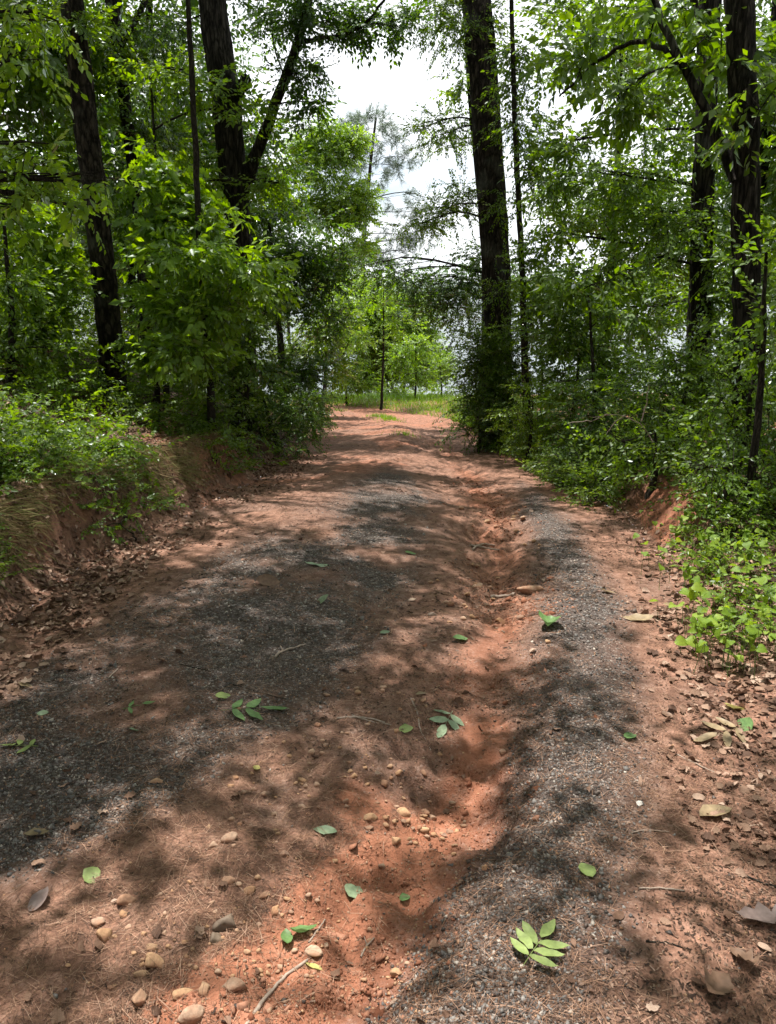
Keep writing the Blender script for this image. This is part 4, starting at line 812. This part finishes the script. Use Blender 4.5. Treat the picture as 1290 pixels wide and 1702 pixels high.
for cx, cyy, lab in cents:
    c = ground(cx, cyy); root = empty('ground_vine', c); tag(root, lab, 'vine', 'heart-leaved vines on the right verge'); st = Geo()
    for j in range(38):
        q = (cx+rng.normal()*34, cyy+rng.normal()*24); b_ = ground(*q); hgt = rng.uniform(.05, .17)*(1 if cyy < 1040 else 1.25); tip = b_+np.array([rng.normal()*.03, rng.normal()*.03, hgt])
        st.add(*tube(resample([b_-[0, 0, .01], (b_+tip)/2+rng.normal(size=3)*.012, tip], 4), [.0022, .002, .0016, .0012], 3))
        dv = unit(np.array([rng.normal(), rng.normal()-.5, -.25+rng.normal()*.25])); R = basis(dv[None], unit(np.array([rng.normal()*.55, rng.normal()*.55-.15, 1.]))[None])[0]*rng.uniform(.024, .068)
        ob = bpy.data.objects.new('leaf', VL[rng.integers(4)]); C.objects.link(ob); ob.parent = root; Mx = np.eye(4); Mx[:3, :3] = R; Mx[:3, 3] = tip-c; ob.matrix_local = Matrix(Mx.tolist())
    tag(link('stems', st.mesh('stems', False, c), M['leaf_mid'], root), kind='stuff')

# ------------------------------------------------------------------ stones
def stone(px, py, w, h, label, mat='stone', flat=.62, angular=.95, group=None, sub=2, sink=.40, name='stone'):
    c = ground(px, py); dep = c[1]*math.cos(TH)-(c[2]-CZ)*math.sin(TH); m_ = dep/F*.93; rx = w*.5*m_; rz = h*.5*m_*1.05
    V, T = (ICO2 if sub == 2 else ICO1); V = V.copy(); r = np.random.default_rng(int(px*7+py))
    if angular:
        for _ in range(15):
            nrm = unit(r.normal(size=3)); dd = r.uniform(.42, .78); ov = np.clip(V@nrm-dd, 0, None); V = V-ov[:, None]*nrm*angular
    for _ in range(6):
        a = unit(r.normal(size=3)); V = V*(1+.045*np.sin((V@a)*r.uniform(1.5, 7.0)+r.uniform(0, 6)))[:, None]
    V = V*(1.0/np.abs(V).max(axis=0))*np.array([rx, max(rz*1.0, rx*.62), max(rx*flat*.8, min(rz, rx*.9))]); a = r.uniform(-.5, .5); ca, sa = math.cos(a), math.sin(a); V = V@np.array([[ca, sa, 0], [-sa, ca, 0], [0, 0, 1]])
    hz = V[:, 2].max(); ob = link(name, make_mesh(name, V, T, {'v': np.full(len(V), r.random())}, angular < .7), M[mat], None, c+np.array([0, 0, hz*(1-2*sink)])); tag(ob, label, 'stone' if name == 'stone' else 'pebble', group)
    return ob
for a in [(235, 1663, 38, 32, 'smooth round tan stone at the bottom left edge of the washout'), (340, 1648, 25, 28, 'upright oval orange stone right of the round tan stone'), (388, 1641, 56, 30, 'blocky pinkish stone nearest the thick stick', 'stone', .7, .9),
          (378, 1537, 42, 46, 'angular dark brown rock in the stony hollow', 'darkstone', .8, 1.), (360, 1562, 32, 24, 'small dark rock touching the angular brown rock', 'darkstone', .7, .9), (257, 1601, 44, 34, 'large dusty stone in the left cluster of stones'), (236, 1622, 30, 22, 'yellowish stone just below the large dusty stone'),
          (254, 1576, 30, 18, 'grey stone above the large dusty stone'), (175, 1557, 30, 34, 'orange-tan stone at the left of the stone cluster'), (166, 1534, 28, 26, 'pinkish stone above the orange-tan stone'), (207, 1521, 20, 16, 'small pale stone right of the pinkish stone'), (214, 1541, 14, 18, 'small bright yellow pebble in the stone cluster'),
          (212, 1500, 38, 26, 'flat dark-tan stone at the top of the stone cluster'), (376, 1397, 42, 22, 'flat pink slab-like stone beside the gravel', 'stone', .35, .7), (355, 1407, 22, 14, 'small tan stone tucked beside the flat pink one'), (471, 1421, 20, 15, 'round grey pebble right of the flat pink stone'), (457, 1514, 18, 26, 'upright orange pebble right of the dark rock'),
          (415, 1482, 24, 20, 'tan angular stone above the dark rock', 'stone', .7, .7), (438, 1489, 24, 13, 'flat tan stone right of the tan angular stone'), (380, 1466, 28, 14, 'flat buff stone above the angular dark rock'), (303, 1651, 40, 14, 'flat sliver of stone left of the oval orange stone', 'stone', .3, .6), (260, 1299, 26, 11, 'lone pale pebble on the dark left gravel'),
          (440, 1322, 16, 13, 'small pale pebble on the edge of the left gravel'), (503, 1298, 20, 10, 'flat pebble above the bare red patch'), (502, 1342, 14, 12, 'round pebble left of the bare red patch'), (615, 1360, 28, 16, 'pinkish stone on the bare red patch'), (612, 1377, 20, 9, 'flat chip just below the pinkish stone'),
          (320, 1690, 52, 30, 'half-buried wide stone at the bottom edge', 'stone', .5, 0, None, 2, .4), (520, 1583, 42, 17, 'flat reddish stone above the thick stick', 'stone', .3, .5), (672, 1353, 28, 19, 'grey angular stone atop the rut pebbles', 'stone', .7, .8), (705, 1352, 20, 14, 'rounded stone right of the grey angular one'),
          (702, 1380, 26, 17, 'largest rounded stone in the rut pebbles'), (658, 1399, 18, 19, 'reddish stone at the left of the rut pebbles'), (722, 1389, 18, 14, 'lowest rounded stone among the rut pebbles'), (748, 1384, 16, 11, 'rightmost tan stone among the rut pebbles'), (805, 1443, 16, 12, 'lone orange pebble at the edge of right gravel'),
          (660, 1620, 24, 16, 'dusty pink stone low in the red washout'), (1064, 1336, 15, 9, 'small white pebble on the right verge', 'palestone'), (793, 976, 22, 12, 'grey stone left of the long low rock'), (720, 1024, 20, 12, 'half-buried stone up the washout', 'darkstone'), (833, 1034, 22, 14, 'flat tan stone below the long low rock'), (836, 1250, 14, 12, 'orange pebble where gravel meets the rut')]:
    stone(*a)
# crumbled clods of red clay along the washout
g = Geo(); n = 9000; t = rng.random(n); rp = np.array(RUT); sl_ = np.concatenate([[0], np.cumsum(np.hypot(*np.diff(rp, axis=0).T))]); u = 1.6*np.exp(t*math.log(10/1.6))-1.0
x = np.interp(u, sl_, rp[:, 0])+rng.normal(size=n)*.16+.02; y = np.interp(u, sl_, rp[:, 1])+rng.normal(size=n)*.05; k = (fbm(x, y, 2.5, 230, 3) > -.08) & (y > 1.1); x, y = x[k], y[k]; s_ = rng.uniform(.002, .007, len(x))*(1+1.3*(rng.random(len(x)) < .06))*np.where(y > 4, 1.5, 1)
Rc = rot_rand(len(x))*s_[:, None, None]*rng.uniform(.4, 1.3, (len(x), 1, 3)); pc = on_ground(x, y, -.001)
for w in range(8): g.inst(OCT[w], OCT_T, Rc[w::8], pc[w::8], rng.random(len(pc[w::8])))
tag(link('clay_crumbs', g.mesh('clay_crumbs'), M['clod']), 'crumbled red clay along the washout', 'dirt', kind='stuff')
# smaller pebbles, alike
spots = [(400, 1550, 210, 110, 110, 'tan pebble in the stony hollow around the dark rock', 'pebbles in the stony hollow'), (690, 1375, 75, 60, 40, 'small tan pebble among the stones in the rut', 'pebbles in the rut'), (470, 1340, 110, 70, 26, 'small pale pebble at the edge of the left gravel', 'pebbles by the left gravel'),
         (790, 1010, 80, 60, 26, 'small stone in the upper washout near the long low rock', 'stones in the upper washout'), (560, 1250, 130, 70, 30, 'small pebble on the needle-strewn middle of the road', 'pebbles on the middle of the road'), (640, 1170, 70, 50, 12, 'small pebble beside the washout under the compound leaf', 'pebbles beside the washout'), (850, 880, 60, 40, 14, 'stone bedded in the far part of the washout', 'stones in the far washout')]
for cx, cyy, rx, ry, n, lab, grp in spots:
    for _ in range(n):
        w = rng.uniform(6, 15); stone(cx+rng.normal()*rx*.6, cyy+rng.normal()*ry*.6, w, w*rng.uniform(.55, .85), lab, 'stone', .65, rng.choice([.5, 1.]), grp, 1, .3, 'pebble')

# ------------------------------------------------------------------ fallen green leaves, single and compound
def flat_frame(px, py, ang, up=.005, tilt=.24):
    c = ground(px, py); nr = slope_normal(np.array([c[0]]), np.array([c[1]]), .06)[0]; nr = unit(nr+rng.normal(size=3)*tilt)
    a = math.radians(ang); dv = np.array([math.cos(a), math.sin(a), 0.]); dv = unit(dv-nr*(dv@nr)); R = basis(dv[None], nr[None])[0]; c = c+np.array([0, 0, up]); dep = c[1]*math.cos(TH)-(c[2]-CZ)*math.sin(TH)
    return c, R, dep/F
def leaf_obj(name, R, loc, length, width, mat, curl=.15, seed=0, tmpl=None):
    r = np.random.default_rng(seed); V, T = tmpl or OVAL; V = V.copy(); V[:, 0] *= width/.27; V[:, 2] = V[:, 2]*.6+curl*(V[:, 0]**2)*2.0+curl*.8*(V[:, 1]-.5)**2+.02*r.normal(size=len(V)); V[:, 2] -= V[:, 2].min(); V = V*length
    ob = link(name, make_mesh(name, V, T, {'v': np.full(len(V), r.random())}, True), M[mat]); Mx = np.eye(4); Mx[:3, :3] = R; Mx[:3, 3] = loc; ob.matrix_world = Matrix(Mx.tolist()); return ob
for px, py, ln, ang, wd, mat, curl, lab in [
    (975, 1450, 34, 105, .36, 'f_lime', .2, 'single lime-green leaf on the right gravel band'), (1047, 1227, 22, 20, .34, 'f_green', .3, 'small green leaf at the border of the right gravel'), (1236, 1208, 34, 110, .42, 'f_green', .1, 'oval green leaf beside the tan compound leaf'),
    (675, 1214, 22, 10, .38, 'f_lime', .1, 'small oval leaf left of the bluish compound leaf'), (912, 1040, 40, 70, .42, 'f_green', .7, 'folded dark green leaf below the long low rock'), (765, 1064, 24, 15, .34, 'f_green', .3, 'small green leaf in the upper washout'), (370, 1160, 24, 30, .30, 'f_lime', .3, 'single leaf above the leafy green sprig'),
    (72, 1188, 18, 10, .3, 'f_pale', .2, 'tiny pale leaf near the left edge'), (224, 1216, 18, 40, .3, 'f_pale', .2, 'tiny pale leaf below the leaf pair'), (152, 1458, 30, 150, .42, 'f_lime', .15, 'rounded yellow-green leaf on the left straw'), (588, 1486, 38, 60, .42, 'f_pale', .1, 'oval blue-green leaf on the red washout'),
    (540, 1384, 36, 175, .24, 'f_pale', .2, 'pale narrow leaf above the stony hollow'), (505, 1552, 44, 35, .26, 'f_green', .5, 'glossy green leaf standing beside a stick'), (476, 1562, 32, 100, .28, 'f_green', .4, 'dark green upright leaf right of the dark rock'), (520, 1612, 30, 170, .28, 'f_yellow', .3, 'yellow leaf under the tip of the thick stick'),
    (426, 1280, 20, 80, .26, 'f_yellow', .4, 'small yellow leaf on the sunlit straw patch'), (535, 1001, 34, 175, .24, 'f_pale', .15, 'pale leaf alone on the middle gravel'), (527, 941, 38, 178, .16, 'f_pale', .2, 'long narrow pale leaf on the far gravel'), (640, 1053, 16, 20, .3, 'f_pale', .2, 'tiny pale leaf left of the washout'), (682, 921, 18, 20, .3, 'f_green', .3, 'tiny green leaf on the far gravel hump'),
    (68, 1500, 40, 70, .30, 'f_grey', .5, 'curled lavender-grey dry leaf on the left straw'), (62, 1390, 34, 10, .34, 'f_tan', .4, 'tan curled leaf on the dark left gravel'), (42, 1141, 22, 5, .24, 'f_tan', .3, 'cream sliver of leaf near the left edge'), (446, 970, 36, 5, .3, 'f_brown', .5, 'brown curled leaf on the far left gravel'),
    (570, 1114, 20, 150, .3, 'f_grey', .3, 'pinkish dry leaf in the middle of the road'), (1190, 1355, 54, 15, .30, 'f_tan', .2, 'pale weathered leaf on the right verge'), (1220, 1180, 34, 10, .34, 'f_yellow', .3, 'yellow-green leaf above the oval green leaf'),
    (1060, 1031, 44, 175, .22, 'f_tan', .3, 'tan broken leaf on the right shoulder'), (1120, 1012, 34, 0, .24, 'f_tan', .2, 'cream leaf at the edge of the vine patch'), (673, 1496, 18, 30, .4, 'f_green', .4, 'small dark green leaf in the red washout'), (700, 1155, 16, 0, .3, 'f_tan', .2, 'small buff leaf beside the washout'), (1010, 985, 24, 10, .24, 'f_tan', .2, 'small cream leaf on the right shoulder'), (1108, 1190, 20, 130, .3, 'f_brown', .3, 'small rust leaf on the right shoulder')]:
    c, R, mm = flat_frame(px, py, ang); L_ = ln*mm*1.15; ob = leaf_obj('fallen_leaf', R, c-R[:, 1]*L_*.5, L_, wd, mat, curl*1.6+.1, int(px+py)); tag(ob, lab, 'leaf')
for px, py, rad, ang, n, mat, lab in [(893, 1578, 92, 55, 7, 'f_lime', 'seven-leaflet lime-green compound leaf lying on the gravel'), (742, 1206, 58, 250, 5, 'f_pale', 'bluish-green five-leaflet leaf beside the washout'), (418, 1185, 80, 10, 5, 'f_green', 'leafy green sprig on the straw left of centre'), (230, 1178, 38, 20, 3, 'f_green', 'small green leaf pair on the left gravel'), (35, 1245, 52, 170, 4, 'f_lime', 'light green compound leaf at the left edge'), (1200, 1224, 74, 200, 5, 'f_tan', 'tan wilted compound leaf on the right verge')]:
    c, R, mm = flat_frame(px, py, ang, .014, .06); L_ = rad*mm*1.25; root = empty('compound_leaf', c); tag(root, lab, 'leaf'); s0 = c-R[:, 1]*L_*.5
    g = Geo(); pts = resample([s0, c+R[:, 2]*.006, c+R[:, 1]*L_*.15], 6); g.add(*tube(pts, np.full(6, .0011), 4)); link('stalk', g.mesh('stalk', False, c), M[mat], root)
    for k in range(n):
        last = k == n-1; t = (k//2)/max(1, (n-1)/2); sd = -1 if k % 2 else 1; a = 0 if last else sd*math.radians(70-32*t+rng.uniform(-8, 8)); base = c+R[:, 1]*L_*(-.30+.42*t if not last else .12)
        dv = R[:, 1]*math.cos(a)+R[:, 0]*math.sin(a); R2 = basis(dv[None], (R[:, 2]+rng.normal(size=3)*.12)[None])[0]; ob = leaf_obj('leaflet', R2, base-c, L_*(.42+.10*t), .165 if mat != 'f_pale' else .21, mat, .3, int(px+k)); ob.parent = root; Mx = np.eye(4); Mx[:3, :3] = R2; Mx[:3, 3] = base-c; ob.matrix_local = Matrix(Mx.tolist())

for px, py, ln, ang, wd, mat, lab in [(1268, 1532, 100, 185, .16, 'f_grey', 'large grey-pink lobed dead leaf at the right edge'), (1190, 1650, 74, 40, .26, 'f_brown', 'large lobed brown oak leaf near the bottom right'), (1235, 1600, 50, 120, .26, 'f_brown', 'lobed brown leaf between the two large dead leaves')]:
    c, R, mm = flat_frame(px, py, ang, .010, .1); L_ = ln*mm*1.1; tag(leaf_obj('dead_leaf', R, c-R[:, 1]*L_*.5, L_, wd, mat, .9, int(px+py), LOBE), lab, 'dead leaf')
# ------------------------------------------------------------------ twigs, sticks, root, bare branch
def stick(pl, r0, r1, label, mat='twig', name='twig', cat='twig', up=1.0, forks=()):
    g = Geo(); q = np.array([ground(*p) for p in pl]); c = q[0].copy(); q[:, 2] += r0*up; n_ = 4*len(pl); pts = resample(q, n_, r0*.25); g.add(*tube(pts, np.linspace(r0, r1, n_)*(1+.12*rng.normal(size=n_)), 7, .05))
    for f in forks:
        q = np.array([ground(*p) for p in f]); q[:, 2] += r0*1.3; pts = resample(q, 6, r0*.2); g.add(*tube(pts, np.linspace(r1*1.1, r1*.5, 6), 5))
    ob = link(name, g.mesh(name, True, c), M[mat], None, c); tag(ob, label, cat); return ob
stick([(405, 1712), (432, 1672), (470, 1628), (512, 1598)], .0052, .0045, 'thick bare stick at the bottom centre', name='stick', cat='stick')
stick([(455, 1094), (470, 1083), (490, 1078), (508, 1072)], .006, .004, 'forked tan twig on the middle gravel', forks=[[(470, 1083), (466, 1075)]])
stick([(385, 1138), (430, 1152), (476, 1163)], .003, .002, 'thin dark twig above the leafy sprig', 'bark_thin')
stick([(683, 1162), (694, 1185), (698, 1215), (716, 1248)], .0035, .002, 'curved twig by the bluish compound leaf')
stick([(1062, 1478), (1100, 1477), (1138, 1482)], .003, .0022, 'short straight twig right of the lone lime leaf', 'twig')
stick([(1074, 1566), (1110, 1568), (1146, 1579)], .0032, .002, 'dark short twig on the lower right straw', 'bark_thin')
stick([(1048, 1386), (1075, 1380), (1112, 1384)], .0028, .0018, 'thin curved twig on the upper right straw')
stick([(600, 1592), (610, 1572), (622, 1560)], .003, .002, 'small forked twig on the red washout', forks=[[(610, 1572), (605, 1558)]])
stick([(513, 1568), (528, 1548), (540, 1530)], .0028, .0022, 'little stick leaning by the glossy green leaf')
stick([(180, 1128), (188, 1120), (196, 1113)], .003, .002, 'short pale twig on the left straw')
stick([(1125, 1255), (1165, 1275), (1200, 1290)], .003, .002, 'long thin twig on the right verge', 'twig')
stick([(1235, 1455), (1262, 1468), (1292, 1476)], .0035, .0028, 'dark stick at the right edge', 'bark_thin')
stick([(300, 1105), (330, 1112), (352, 1117)], .003, .002, 'dark thin twig on the shaded left gravel', 'bark_thin')
stick([(560, 1195), (600, 1192), (640, 1202)], .004, .003, 'pale broken stem left of the bluish compound leaf')
stick([(585, 1190), (615, 1200), (650, 1206)], .0035, .002, 'second pale broken stem crossing the first')
stick([(782, 908), (806, 912), (830, 916)], .010, .006, 'weathered stick lying across the far washout')
stick([(785, 915), (800, 905), (822, 908)], .009, .006, 'short weathered stick crossing the longer one')
stone(886, 984, 62, 26, 'long low tan rock lying across the washout', 'stone', .5, .8, None, 2, .38)
stick([(816, 994), (836, 993), (856, 990)], .009, .012, 'broken pale stick end beside the long low rock')
g = Geo(); c = P(1085, 735, 6.9)
for pl, r0, r1 in (([(1085, 735), (1066, 700), (1040, 690), (1010, 688), (985, 694)], .005, .003), ([(1010, 688), (980, 700), (945, 704)], .006, .003), ([(1040, 690), (1020, 705), (1008, 722)], .006, .003), ([(1066, 700), (1075, 670), (1078, 640)], .007, .003)):
    pts = resample([P(a, b, 6.8) for a, b in pl], 10, .006); g.add(*tube(pts, np.linspace(r0, r1, 10), 6))
tag(link('dead_branch', g.mesh('dead_branch', True, c), M['twig'], None, c), 'bare pale dead branch arching above the right soil cut', 'branch')
